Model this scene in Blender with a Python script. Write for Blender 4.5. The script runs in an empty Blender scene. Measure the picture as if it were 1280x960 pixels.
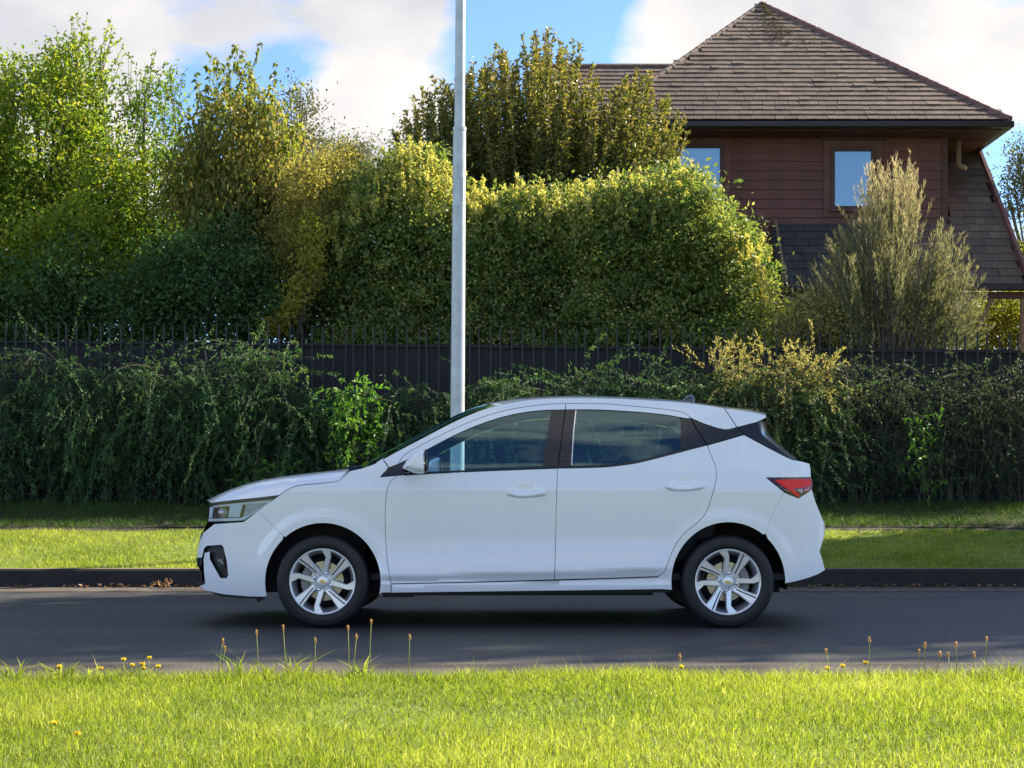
import bpy, bmesh, math, random
import numpy as np
from mathutils import Vector, Matrix
from mathutils.geometry import delaunay_2d_cdt

rng = np.random.default_rng(7)
random.seed(7)
S = bpy.context.scene
COL = S.collection
R = math.radians

# ------------------------------------------------------------------ camera
F = 1890.0                       # focal length in photograph pixels
HCAM = 0.86
cam = bpy.data.cameras.new("camera")
cam.sensor_width = 36.0
cam.lens = F / 1280.0 * 36.0
cam.shift_y = 135.0 / 1280.0
cam.clip_start = 0.05
cam.clip_end = 2000.0
camo = bpy.data.objects.new("camera", cam)
camo.location = (0, 0, HCAM)
camo.rotation_euler = (R(90), 0, 0)
COL.objects.link(camo)
S.camera = camo

# ------------------------------------------------------------------ light
SUN_AZ = R(30)        # measured from +X (right) towards +Y (away)
SUN_EL = R(33)
sdir = Vector((math.cos(SUN_EL) * math.cos(SUN_AZ), math.cos(SUN_EL) * math.sin(SUN_AZ), math.sin(SUN_EL)))
sl = bpy.data.lights.new("sun", 'SUN')
sl.energy = 5.0
sl.angle = R(0.53)
sl.color = (1.0, 0.87, 0.68)
so = bpy.data.objects.new("sun", sl)
so.rotation_euler = sdir.to_track_quat('Z', 'Y').to_euler()
so.location = (20, 12, 18)
COL.objects.link(so)

W = bpy.data.worlds.new("World")
S.world = W
W.use_nodes = True
wn, wl = W.node_tree.nodes, W.node_tree.links
wn.clear()
wout = wn.new('ShaderNodeOutputWorld')
wbg = wn.new('ShaderNodeBackground')
wbg.inputs['Strength'].default_value = 0.105
sky = wn.new('ShaderNodeTexSky')
sky.sky_type = 'NISHITA'
sky.sun_disc = False
sky.sun_elevation = SUN_EL
sky.sun_rotation = math.atan2(sdir.x, sdir.y)
sky.air_density = 0.65
sky.dust_density = 0.0
sky.ozone_density = 4.5
tc = wn.new('ShaderNodeTexCoord')
# clouds: noise over the view direction, flattened towards the zenith
mp = wn.new('ShaderNodeMapping')
mp.inputs['Scale'].default_value = (1.0, 1.0, 1.9)
mp.inputs['Location'].default_value = (0.35, 0.2, 0.1)
wl.new(tc.outputs['Generated'], mp.inputs['Vector'])
nz = wn.new('ShaderNodeTexNoise')
nz.inputs['Scale'].default_value = 3.1
nz.inputs['Detail'].default_value = 9.0
nz.inputs['Roughness'].default_value = 0.53
nz.inputs['Distortion'].default_value = 0.25
wl.new(mp.outputs['Vector'], nz.inputs['Vector'])
def wmath(op, a, b=None):
    m = wn.new('ShaderNodeMath'); m.operation = op
    for i, v in enumerate((a, b)):
        if v is None: continue
        if isinstance(v, (int, float)): m.inputs[i].default_value = v
        else: wl.new(v, m.inputs[i])
    return m.outputs[0]
dens = wmath('MULTIPLY_ADD', nz.outputs['Fac'], 2.6)
dens.node.inputs[2].default_value = -0.78
def sky_spot(px, py, rad, amount):
    d = Vector(((px - 640) / F, 1.0, (615 - py) / F)).normalized()
    vm = wn.new('ShaderNodeVectorMath'); vm.operation = 'DISTANCE'
    wl.new(tc.outputs['Generated'], vm.inputs[0]); vm.inputs[1].default_value = d
    mr = wn.new('ShaderNodeMapRange'); mr.interpolation_type = 'SMOOTHSTEP'
    mr.inputs['From Min'].default_value = 0.0; mr.inputs['From Max'].default_value = rad
    mr.inputs['To Min'].default_value = amount; mr.inputs['To Max'].default_value = 0.0
    wl.new(vm.outputs['Value'], mr.inputs['Value'])
    return mr.outputs['Result']
for spot in ((690, 20, 0.10, -0.24), (620, 40, 0.06, -0.14), (330, 120, 0.085, -0.22), (215, 105, 0.06, -0.16), (1240, 190, 0.05, -0.18),
             (470, 40, 0.13, 0.34), (60, 30, 0.17, 0.34), (1120, 40, 0.19, 0.38), (430, 165, 0.07, 0.26), (870, 20, 0.08, 0.24), (230, 30, 0.08, 0.2)):
    dens = wmath('ADD', dens, sky_spot(*spot))
cr = wn.new('ShaderNodeValToRGB')
cr.color_ramp.elements[0].position = 0.53
cr.color_ramp.elements[0].color = (0, 0, 0, 1)
cr.color_ramp.elements[1].position = 0.71
cr.color_ramp.elements[1].color = (1, 1, 1, 1)
wl.new(dens, cr.inputs['Fac'])
nz2 = wn.new('ShaderNodeTexNoise')
nz2.inputs['Scale'].default_value = 5.0; nz2.inputs['Detail'].default_value = 6.0
wl.new(mp.outputs['Vector'], nz2.inputs['Vector'])
cc = wn.new('ShaderNodeValToRGB')
cc.color_ramp.elements[0].position = 0.40
cc.color_ramp.elements[0].color = (0.68, 0.69, 0.73, 1)
cc.color_ramp.elements[1].position = 0.58
cc.color_ramp.elements[1].color = (0.98, 0.94, 0.90, 1)
wl.new(nz2.outputs['Fac'], cc.inputs['Fac'])
CLOUD = 3.5
cm = wn.new('ShaderNodeMixRGB'); cm.blend_type = 'MULTIPLY'; cm.inputs['Fac'].default_value = 1.0
wl.new(cc.outputs['Color'], cm.inputs['Color1']); cm.inputs['Color2'].default_value = (CLOUD, CLOUD, CLOUD, 1)
mx = wn.new('ShaderNodeMixRGB')
wl.new(cr.outputs['Color'], mx.inputs['Fac'])
wl.new(sky.outputs['Color'], mx.inputs['Color1'])
wl.new(cm.outputs['Color'], mx.inputs['Color2'])
wl.new(mx.outputs['Color'], wbg.inputs['Color'])
wl.new(wbg.outputs['Background'], wout.inputs['Surface'])

S.view_settings.view_transform = 'Standard'
S.view_settings.look = 'None'
S.view_settings.exposure = 1.6
S.view_settings.gamma = 1.0

# ------------------------------------------------------------------ helpers
ORG = {}
def link(o, parent=None, loc=(0, 0, 0)):
    COL.objects.link(o)
    if parent is not None:
        o.parent = parent
        ORG[o] = ORG[parent]
    else:
        o.location = loc
        ORG[o] = np.array(loc, float)
    return o
def tag(o, label=None, cat=None, group=None, kind=None):
    if label: o['label'] = label
    if cat: o['category'] = cat
    if group: o['group'] = group
    if kind: o['kind'] = kind
    return o
def empty(name, loc, label, cat, group=None):
    o = bpy.data.objects.new(name, None)
    o.empty_display_size = 0.2
    link(o, None, loc)
    return tag(o, label, cat, group)
def mesh_np(name, V, Fc, mat, rnd=None, smooth=False, mats=None, mat_idx=None, normals=None):
    """V (n,3); Fc: list of (m,k) int arrays, k = 3 or 4."""
    me = bpy.data.meshes.new(name)
    if not isinstance(Fc, list): Fc = [Fc]
    Fc = [np.asarray(f, np.int32) for f in Fc if len(f)]
    nl = sum(f.size for f in Fc); nf = sum(len(f) for f in Fc)
    me.vertices.add(len(V)); me.loops.add(nl); me.polygons.add(nf)
    me.vertices.foreach_set('co', np.ascontiguousarray(V, np.float32).ravel())
    me.loops.foreach_set('vertex_index', np.concatenate([f.ravel() for f in Fc]).astype(np.int32))
    tot = np.concatenate([np.full(len(f), f.shape[1]) for f in Fc]).astype(np.int32)
    st = np.concatenate([[0], np.cumsum(tot)[:-1]]).astype(np.int32)
    me.polygons.foreach_set('loop_start', st)
    me.polygons.foreach_set('loop_total', tot)
    me.polygons.foreach_set('use_smooth', np.full(nf, bool(smooth)))
    if mat_idx is not None: me.polygons.foreach_set('material_index', np.asarray(mat_idx, np.int32))
    for m in (mats or [mat]): me.materials.append(m)
    if rnd is not None:
        a = me.attributes.new('rnd', 'FLOAT', 'FACE')
        a.data.foreach_set('value', np.asarray(rnd, np.float32))
    me.update(calc_edges=True)
    me.validate()
    if normals is not None:
        me.normals_split_custom_set_from_vertices([tuple(x) for x in normals])
    return me
def obj_np(name, V, Fc, mat, parent=None, loc=(0, 0, 0), **k):
    base = ORG[parent] if parent is not None else np.array(loc, float)
    me = mesh_np(name, np.asarray(V, float) - base, Fc, mat, **k)
    return link(bpy.data.objects.new(name, me), parent, loc)

class MB:
    """collects simple solids into one mesh"""
    def __init__(s): s.v = []; s.f = []
    def add(s, vs, fs):
        b = len(s.v); s.v += [tuple(map(float, v)) for v in vs]; s.f += [tuple(b + i for i in f) for f in fs]; return s
    def box(s, x0, y0, z0, x1, y1, z1):
        return s.add([(x0,y0,z0),(x1,y0,z0),(x1,y1,z0),(x0,y1,z0),(x0,y0,z1),(x1,y0,z1),(x1,y1,z1),(x0,y1,z1)],
                     [(0,3,2,1),(4,5,6,7),(0,1,5,4),(1,2,6,5),(2,3,7,6),(3,0,4,7)])
    def bar(s, a, b, w, t, up=(0, 0, 1)):
        a, b = Vector(a), Vector(b); d = (b - a).normalized(); u = Vector(up)
        sd = d.cross(u).normalized() * w / 2; uu = sd.cross(d).normalized() * t / 2
        q = [a - sd - uu, a + sd - uu, a + sd + uu, a - sd + uu, b - sd - uu, b + sd - uu, b + sd + uu, b - sd + uu]
        return s.add(q, [(0,1,2,3),(7,6,5,4),(0,4,5,1),(1,5,6,2),(2,6,7,3),(3,7,4,0)])
    def tube(s, pts, rad, n=8, cap=True):
        pts = [Vector(p) for p in pts]
        if not hasattr(rad, '__len__'): rad = [rad] * len(pts)
        vs = []; 
        for i, p in enumerate(pts):
            d = (pts[min(i + 1, len(pts) - 1)] - pts[max(i - 1, 0)]).normalized()
            ref = Vector((1, 0, 0)) if abs(d.x) < 0.9 else Vector((0, 1, 0))
            a = d.cross(ref).normalized(); b = d.cross(a)
            for k in range(n):
                t = 2 * math.pi * k / n
                vs.append(p + (a * math.cos(t) + b * math.sin(t)) * rad[i])
        fs = []
        for i in range(len(pts) - 1):
            for k in range(n):
                k2 = (k + 1) % n
                fs.append((i * n + k, i * n + k2, (i + 1) * n + k2, (i + 1) * n + k))
        if cap:
            fs.append(tuple(range(n - 1, -1, -1))); fs.append(tuple((len(pts) - 1) * n + k for k in range(n)))
        return s.add(vs, fs)
    def build(s, name, mat, parent=None, loc=(0, 0, 0), smooth=False, bevel=0):
        base = ORG[parent] if parent is not None else np.array(loc, float)
        me = bpy.data.meshes.new(name)
        me.from_pydata([tuple(np.array(v) - base) for v in s.v], [], s.f)
        bm = bmesh.new(); bm.from_mesh(me)
        bmesh.ops.recalc_face_normals(bm, faces=bm.faces)
        if bevel:
            ed = [e for e in bm.edges if len(e.link_faces) == 2 and e.calc_face_angle(0) > 0.6]
            bmesh.ops.bevel(bm, geom=ed, offset=bevel, segments=2, affect='EDGES', profile=0.5)
        bm.to_mesh(me); bm.free()
        if smooth:
            for p in me.polygons: p.use_smooth = True
        me.materials.append(mat)
        return link(bpy.data.objects.new(name, me), parent, loc)

def U(px, py, Y):
    """a photograph pixel at distance Y, as a point of the place"""
    return np.array([(px - 640.0) * Y / F, Y, HCAM + (615.0 - py) * Y / F])

# ------------------------------------------------------------------ materials
def newmat(name):
    m = bpy.data.materials.new(name); m.use_nodes = True
    nt = m.node_tree; nt.nodes.clear()
    out = nt.nodes.new('ShaderNodeOutputMaterial')
    return m, nt, out
def pbr(name, col, rough=0.5, metal=0.0, spec=0.5, coat=0.0, noise=None, bump=None, col2=None):
    """noise=(scale, amount) colour variation; bump=(scale, strength, distance)"""
    m, nt, out = newmat(name)
    b = nt.nodes.new('ShaderNodeBsdfPrincipled')
    b.inputs['Base Color'].default_value = (*col, 1); b.inputs['Roughness'].default_value = rough
    b.inputs['Metallic'].default_value = metal; b.inputs['Specular IOR Level'].default_value = spec
    b.inputs['Coat Weight'].default_value = coat; b.inputs['Coat Roughness'].default_value = 0.03
    t = nt.nodes.new('ShaderNodeTexCoord')
    if noise:
        n = nt.nodes.new('ShaderNodeTexNoise'); n.inputs['Scale'].default_value = noise[0]; n.inputs['Detail'].default_value = 8
        n.inputs['Roughness'].default_value = 0.65
        nt.links.new(t.outputs['Object'], n.inputs['Vector'])
        r = nt.nodes.new('ShaderNodeValToRGB')
        c2 = col2 or tuple(c * (1 - noise[1]) for c in col)
        c1 = col if col2 else tuple(min(1, c * (1 + noise[1])) for c in col)
        r.color_ramp.elements[0].position = 0.3; r.color_ramp.elements[0].color = (*c2, 1)
        r.color_ramp.elements[1].position = 0.7; r.color_ramp.elements[1].color = (*c1, 1)
        nt.links.new(n.outputs['Fac'], r.inputs['Fac']); nt.links.new(r.outputs['Color'], b.inputs['Base Color'])
    if bump:
        n = nt.nodes.new('ShaderNodeTexNoise'); n.inputs['Scale'].default_value = bump[0]; n.inputs['Detail'].default_value = 5
        nt.links.new(t.outputs['Object'], n.inputs['Vector'])
        bp = nt.nodes.new('ShaderNodeBump'); bp.inputs['Strength'].default_value = bump[1]; bp.inputs['Distance'].default_value = bump[2]
        nt.links.new(n.outputs['Fac'], bp.inputs['Height']); nt.links.new(bp.outputs['Normal'], b.inputs['Normal'])
    nt.links.new(b.outputs['BSDF'], out.inputs['Surface'])
    return m
def leafmat(name, stops, trans=0.4, rough=0.45, spec=0.35, tcol=None):
    m, nt, out = newmat(name)
    at = nt.nodes.new('ShaderNodeAttribute'); at.attribute_name = 'rnd'
    r = nt.nodes.new('ShaderNodeValToRGB')
    els = r.color_ramp.elements
    while len(els) < len(stops): els.new(0.5)
    for e, (p, c) in zip(els, stops): e.position = p; e.color = (*c, 1)
    nt.links.new(at.outputs['Fac'], r.inputs['Fac'])
    b = nt.nodes.new('ShaderNodeBsdfPrincipled')
    b.inputs['Roughness'].default_value = rough; b.inputs['Specular IOR Level'].default_value = spec
    nt.links.new(r.outputs['Color'], b.inputs['Base Color'])
    tr = nt.nodes.new('ShaderNodeBsdfTranslucent')
    mc = nt.nodes.new('ShaderNodeMixRGB'); mc.blend_type = 'MULTIPLY'; mc.inputs['Fac'].default_value = 1
    mc.inputs['Color2'].default_value = (*(tcol or (1.4, 1.5, 0.65)), 1)
    nt.links.new(r.outputs['Color'], mc.inputs['Color1']); nt.links.new(mc.outputs['Color'], tr.inputs['Color'])
    mxs = nt.nodes.new('ShaderNodeMixShader'); mxs.inputs['Fac'].default_value = trans
    nt.links.new(b.outputs['BSDF'], mxs.inputs[1]); nt.links.new(tr.outputs['BSDF'], mxs.inputs[2])
    nt.links.new(mxs.outputs['Shader'], out.inputs['Surface'])
    return m
def glassmat(name, tint, refl=0.06, reflcol=(1, 1, 1), rough=0.0):
    m, nt, out = newmat(name)
    tr = nt.nodes.new('ShaderNodeBsdfTransparent'); tr.inputs['Color'].default_value = (*tint, 1)
    gl = nt.nodes.new('ShaderNodeBsdfGlossy'); gl.inputs['Roughness'].default_value = rough; gl.inputs['Color'].default_value = (*reflcol, 1)
    fr = nt.nodes.new('ShaderNodeFresnel'); fr.inputs['IOR'].default_value = 1.5
    ad = nt.nodes.new('ShaderNodeMath'); ad.operation = 'ADD'; ad.use_clamp = True; ad.inputs[1].default_value = refl
    nt.links.new(fr.outputs['Fac'], ad.inputs[0])
    mxs = nt.nodes.new('ShaderNodeMixShader')
    nt.links.new(ad.outputs[0], mxs.inputs['Fac']); nt.links.new(tr.outputs['BSDF'], mxs.inputs[1]); nt.links.new(gl.outputs['BSDF'], mxs.inputs[2])
    nt.links.new(mxs.outputs['Shader'], out.inputs['Surface'])
    return m

M = {}
M['paint'] = pbr('car_white_paint', (0.84, 0.862, 0.89), 0.30, 0, 0.4, coat=1.0)
M['gloss_black'] = pbr('gloss_black_trim', (0.012, 0.013, 0.016), 0.2, 0, 0.5, coat=0.3)
M['matte_black'] = pbr('black_plastic', (0.018, 0.018, 0.02), 0.55)
M['void'] = pbr('dark_inner_metal', (0.01, 0.01, 0.011), 0.8)
M['trim'] = pbr('cabin_trim', (0.035, 0.036, 0.04), 0.7)
M['seat'] = pbr('seat_fabric', (0.05, 0.052, 0.058), 0.85, bump=(300, 0.3, 0.002))
M['rubber'] = pbr('tyre_rubber', (0.010, 0.010, 0.011), 0.6, noise=(14, 0.25))
M['alloy'] = pbr('wheel_alloy', (0.78, 0.79, 0.81), 0.26, 0.5, 0.5, coat=0.5)
M['alloy_dark'] = pbr('wheel_barrel_alloy', (0.52, 0.54, 0.57), 0.28, 0.75)
M['chrome'] = pbr('chrome', (0.72, 0.75, 0.80), 0.16, 0.9)
M['disc'] = pbr('brake_disc_steel', (0.40, 0.38, 0.34), 0.22, 1.0)
M['caliper'] = pbr('caliper_iron', (0.25, 0.25, 0.26), 0.5, 0.7)
M['gold'] = pbr('gold_emblem', (0.75, 0.48, 0.14), 0.3, 0.8)
M['glass'] = glassmat('car_glass', (0.66, 0.88, 0.96), 0.08, (0.6, 0.9, 1.0))
M['lamp_white'] = pbr('lamp_inner_white', (0.72, 0.84, 0.97), 0.4, 0.0, coat=0.2)
M['lamp_grey'] = pbr('lamp_inner_grey', (0.40, 0.50, 0.64), 0.4, 0.0, coat=0.3)
M['lens'] = glassmat('clear_lens', (0.93, 0.95, 0.97), 0.05)
M['red_lens'] = pbr('red_lamp_lens', (0.80, 0.015, 0.018), 0.2, 0, 0.4, coat=0.2)
M['red_dark'] = pbr('dark_lamp_lens', (0.05, 0.006, 0.012), 0.08, 0, 0.6, coat=1.0)
M['asphalt'] = None
M['galv'] = pbr('galvanised_steel', (0.50, 0.53, 0.55), 0.45, 0.2, noise=(9, 0.18), bump=(60, 0.08, 0.002))
M['kerb'] = pbr('kerb_shaded_concrete', (0.022, 0.020, 0.019), 0.9, noise=(6, 0.45), bump=(60, 0.6, 0.01))  # dark concrete, coloured darker still for its face in shade
M['soil'] = pbr('dark_soil', (0.020, 0.016, 0.012), 0.95, noise=(9, 0.5), bump=(40, 0.8, 0.02))
M['turf'] = pbr('turf_soil', (0.075, 0.10, 0.022), 0.95, noise=(5, 0.4), bump=(50, 0.8, 0.02))
M['lawn_far'] = pbr('grass_sward', (0.17, 0.22, 0.045), 0.95, noise=(5, 0.4), bump=(50, 0.8, 0.02))
M['ground'] = pbr('ground_earth', (0.06, 0.07, 0.03), 0.95, noise=(0.6, 0.4))
M['cloth'] = pbr('black_shade_cloth', (0.017, 0.018, 0.019), 0.8, noise=(4, 0.3), bump=(200, 0.2, 0.003))
M['picket'] = pbr('dark_steel_picket', (0.040, 0.043, 0.042), 0.7, 0.0, 0.3)
M['bark'] = pbr('tree_bark', (0.07, 0.056, 0.042), 0.9, noise=(12, 0.4), bump=(30, 0.7, 0.02))
M['bark_grey'] = pbr('grey_bark', (0.11, 0.095, 0.075), 0.9, noise=(12, 0.4), bump=(30, 0.7, 0.02))
M['board'] = pbr('red_brown_weatherboard', (0.175, 0.072, 0.060), 0.72, noise=(3.0, 0.22), bump=(25, 0.25, 0.004))
M['frame'] = pbr('red_brown_joinery', (0.105, 0.044, 0.038), 0.6, noise=(5, 0.2))
M['soffit'] = pbr('soffit_warm_bounce', (0.22, 0.085, 0.045), 0.7, noise=(3, 0.2))  # warm bounce off the sunlit wall put into the right soffit's colour
M['gutter'] = pbr('dark_brown_gutter', (0.022, 0.016, 0.016), 0.4)
def tilemat(name, col):
    m = pbr(name, col, 0.85, noise=(2.3, 0.3), bump=(40, 0.6, 0.01))
    nt = m.node_tree; b = next(n for n in nt.nodes if n.type == 'BSDF_PRINCIPLED')
    src = b.inputs['Base Color'].links[0].from_socket
    oi = nt.nodes.new('ShaderNodeObjectInfo'); ge = nt.nodes.new('ShaderNodeNewGeometry')
    ad = nt.nodes.new('ShaderNodeMath'); ad.operation = 'ADD'; fr = nt.nodes.new('ShaderNodeMath'); fr.operation = 'FRACT'
    nt.links.new(oi.outputs['Random'], ad.inputs[0]); nt.links.new(ge.outputs['Random Per Island'], ad.inputs[1]); nt.links.new(ad.outputs[0], fr.inputs[0])
    mr = nt.nodes.new('ShaderNodeMapRange'); mr.inputs['To Min'].default_value = 0.80; mr.inputs['To Max'].default_value = 1.12
    nt.links.new(fr.outputs[0], mr.inputs['Value'])
    hs = nt.nodes.new('ShaderNodeHueSaturation'); nt.links.new(mr.outputs['Result'], hs.inputs['Value']); nt.links.new(src, hs.inputs['Color'])
    nt.links.new(hs.outputs['Color'], b.inputs['Base Color'])
    return m
M['tile'] = tilemat('brown_roof_shingle', (0.158, 0.112, 0.087))
M['tile2'] = tilemat('grey_brown_roof_shingle', (0.14, 0.102, 0.082))
M['tile3'] = tilemat('pale_brown_roof_shingle', (0.178, 0.128, 0.10))
M['tile_shade'] = tilemat('shaded_roof_shingle', (0.060, 0.060, 0.060))  # roof shingle coloured darker for the shaded left part of the verandah
M['hip'] = pbr('pink_brown_hip_cap', (0.20, 0.095, 0.085), 0.7, noise=(4, 0.2))
M['under'] = pbr('roof_underlay', (0.02, 0.016, 0.014), 0.95)
M['moss'] = pbr('yellow_moss', (0.19, 0.15, 0.03), 0.95, noise=(30, 0.5))
M['pane'] = glassmat('house_glass', (0.70, 0.82, 0.86), 0.16)
M['blind'] = pbr('pale_blind', (0.50, 0.60, 0.64), 0.8, noise=(1.5, 0.12))
M['timber'] = pbr('light_timber', (0.30, 0.19, 0.10), 0.7, noise=(10, 0.3))
M['dryleaf'] = leafmat('dry_leaf', [(0, (0.08, 0.045, 0.022)), (0.5, (0.19, 0.10, 0.045)), (1, (0.30, 0.18, 0.08))], 0.15)

def asphalt():
    m, nt, out = newmat('asphalt')
    b = nt.nodes.new('ShaderNodeBsdfPrincipled')
    t = nt.nodes.new('ShaderNodeTexCoord')
    def noise(sc, det=6, rough=0.6, st=None):
        n = nt.nodes.new('ShaderNodeTexNoise'); n.inputs['Scale'].default_value = sc; n.inputs['Detail'].default_value = det; n.inputs['Roughness'].default_value = rough
        if st:
            mpn = nt.nodes.new('ShaderNodeMapping'); mpn.inputs['Scale'].default_value = st
            nt.links.new(t.outputs['Object'], mpn.inputs['Vector']); nt.links.new(mpn.outputs['Vector'], n.inputs['Vector'])
        else: nt.links.new(t.outputs['Object'], n.inputs['Vector'])
        return n
    def ramp(src, c0, c1, p0=0.3, p1=0.7):
        r = nt.nodes.new('ShaderNodeValToRGB')
        r.color_ramp.elements[0].position = p0; r.color_ramp.elements[0].color = (*c0, 1)
        r.color_ramp.elements[1].position = p1; r.color_ramp.elements[1].color = (*c1, 1)
        nt.links.new(src, r.inputs['Fac']); return r
    big = ramp(noise(0.9, 5, 0.6, (0.35, 1.6, 1)).outputs['Fac'], (0.034, 0.035, 0.036), (0.060, 0.060, 0.060))
    v = nt.nodes.new('ShaderNodeTexVoronoi'); v.inputs['Scale'].default_value = 95
    nt.links.new(t.outputs['Object'], v.inputs['Vector'])
    sp = ramp(v.outputs['Color'], (0.72, 0.72, 0.72), (1.45, 1.42, 1.36), 0.2, 0.95)
    mu = nt.nodes.new('ShaderNodeMixRGB'); mu.blend_type = 'MULTIPLY'; mu.inputs['Fac'].default_value = 1
    nt.links.new(big.outputs['Color'], mu.inputs['Color1']); nt.links.new(sp.outputs['Color'], mu.inputs['Color2'])
    nt.links.new(mu.outputs['Color'], b.inputs['Base Color'])
    b.inputs['Roughness'].default_value = 0.55; b.inputs['Specular IOR Level'].default_value = 0.4
    bp = nt.nodes.new('ShaderNodeBump'); bp.inputs['Strength'].default_value = 0.7; bp.inputs['Distance'].default_value = 0.006
    nt.links.new(v.outputs['Distance'], bp.inputs['Height']); nt.links.new(bp.outputs['Normal'], b.inputs['Normal'])
    nt.links.new(b.outputs['BSDF'], out.inputs['Surface'])
    return m
M['asphalt'] = asphalt()
M['channel'] = pbr('gutter_channel', (0.085, 0.07, 0.056), 0.9, noise=(7, 0.4), bump=(90, 0.6, 0.006))
M['gravel'] = pbr('gravel_edge', (0.085, 0.074, 0.063), 0.95, noise=(70, 0.6), bump=(110, 1.0, 0.01))

# ------------------------------------------------------------------ setting: ground, road, kerb, verge
def sheet(name, ys, zs, x0, x1, mat, nx=2, kind='structure', wob=0.0):
    xs = np.linspace(x0, x1, nx)
    ny = len(ys)
    V = np.array([[x, y, z + wob * (math.sin(x * 1.7 + y * 2.3) + math.sin(x * 0.63 + 1.3) * 1.2 + math.sin(x * 3.9 - y))] for x in xs for y, z in zip(ys, zs)])
    Fq = [[i * ny + j, (i + 1) * ny + j, (i + 1) * ny + j + 1, i * ny + j + 1] for i in range(nx - 1) for j in range(ny - 1)]
    o = obj_np(name, V, np.array(Fq), mat, smooth=True)
    return tag(o, kind=kind)
sheet('ground', [-400, 900], [-0.06, -0.06], -700, 700, M['ground'])
YK = 13.55
sheet('road', [6.0, 13.2], [0.0, 0.0], -80, 80, M['asphalt'], 3)
sheet('gutter', [13.0, 13.2, YK + 0.02], [0.004, 0.006, 0.012], -80, 80, M['channel'], 3)
sheet('gravel_edge', [6.2, 6.9, 7.55, 7.6], [0.03, 0.025, 0.008, 0.004], -80, 80, M['gravel'], 3)
LAWN_Y = [-30, -2, 3, 4.5, 5.6, 6.15, 6.35, 6.5]
LAWN_Z = [0.2, 0.10, 0.095, 0.095, 0.095, 0.085, 0.05, -0.02]
sheet('lawn', LAWN_Y, LAWN_Z, -60, 60, M['lawn_far'], 240, wob=0.006)
VER_Y = [YK + 0.13, 14.2, 15.0, 15.9, 16.35]
VER_Z = [0.16, 0.20, 0.28, 0.39, 0.445]
sheet('verge', VER_Y, VER_Z, -80, 80, M['lawn_far'], 200, wob=0.006)
sheet('bare_edging', [16.32, 16.4, 16.6, 16.95], [0.42, 0.435, 0.46, 0.50], -80, 80, M['soil'], 100, wob=0.006)
BAN_Y = [16.7, 17.4, 18.2, 19.75]
BAN_Z = [0.47, 0.56, 0.68, 0.80]
sheet('planted_bank', BAN_Y, BAN_Z, -80, 80, M['soil'], 120, wob=0.006)
sheet('garden_terrace', [19.76, 20.5, 24, 60, 400], [0.78, 1.3, 1.5, 1.6, 1.6], -300, 300, M['ground'], 3)
k = MB()
k.add([(-80, YK, -0.03), (80, YK, -0.03), (80, YK + 0.02, 0.155), (-80, YK + 0.02, 0.155), (80, YK + 0.035, 0.165), (-80, YK + 0.035, 0.165), (80, YK + 0.14, 0.168), (-80, YK + 0.14, 0.168), (80, YK + 0.14, -0.03), (-80, YK + 0.14, -0.03)],
      [(0, 1, 2, 3), (3, 2, 4, 5), (5, 4, 6, 7), (7, 6, 8, 9)])
tag(k.build('kerb', M['kerb']), kind='structure')
sheet('kerb_top', [YK + 0.036, YK + 0.138], [0.169, 0.172], -80, 80, pbr('kerb_top_sunlit', (0.17, 0.13, 0.085), 0.9, noise=(6, 0.4), bump=(60, 0.6, 0.01)), 3)  # kerb's top face coloured lighter tan to read as sunlit

# ------------------------------------------------------------------ grass
M['grass'] = leafmat('lawn_grass', [(0, (0.068, 0.118, 0.014)), (0.45, (0.205, 0.258, 0.034)), (0.8, (0.335, 0.362, 0.075)), (1, (0.50, 0.46, 0.22))], 0.56, 0.5, 0.25, (1.40, 1.5, 0.62))
M['grass_shade'] = leafmat('bank_grass', [(0, (0.03, 0.07, 0.014)), (0.6, (0.055, 0.115, 0.02)), (1, (0.10, 0.15, 0.04))], 0.4, 0.5, 0.25, (1.4, 1.4, 0.5))  # lawn grass coloured darker, with the hedge's shade put into it
def blades(X, Y, Z, H, Wd, lean, curl, rnd, seg3=True):
    n = len(X)
    a = rng.uniform(0, 2 * np.pi, n)
    b = rng.uniform(0, 2 * np.pi, n)
    P = np.stack([X, Y, Z], 1)
    side = np.stack([np.cos(a), np.sin(a), np.zeros(n)], 1) * (Wd / 2)[:, None]
    ld = np.stack([np.cos(b), np.sin(b), np.zeros(n)], 1)
    up = np.array([0, 0, 1.0])
    mid = P + up * (H * 0.55)[:, None] + ld * (lean * H * 0.35)[:, None]
    tip = P + up * (H * (1 - 0.3 * lean))[:, None] + ld * ((lean + curl) * H * 0.9)[:, None]
    i = np.arange(n)
    if seg3:
        V = np.concatenate([P - side, P + side, mid + side * 0.8, mid - side * 0.8, tip])
        return V, [np.stack([i, i + n, i + 2 * n, i + 3 * n], 1), np.stack([i + 3 * n, i + 2 * n, i + 4 * n], 1)], np.concatenate([rnd, rnd])
    V = np.concatenate([P - side, P + side, tip])
    return V, [np.stack([i, i + n, i + 2 * n], 1)], rnd
def patch(x, y):
    return (np.sin(x * 2.1 + 1.3 * np.sin(y * 1.9)) + np.sin(y * 3.1 + x * 1.1 + 0.7) + np.sin(x * 5.3 - y * 4.1) * 0.6) / 2.6
def zprof(y, ys, zs, x=None, wob=0.0):
    z = np.interp(y, ys, zs)
    if x is not None: z = z + wob * (np.sin(x * 1.7 + y * 2.3) + np.sin(x * 0.63 + 1.3) * 1.2 + np.sin(x * 3.9 - y))
    return z
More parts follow.
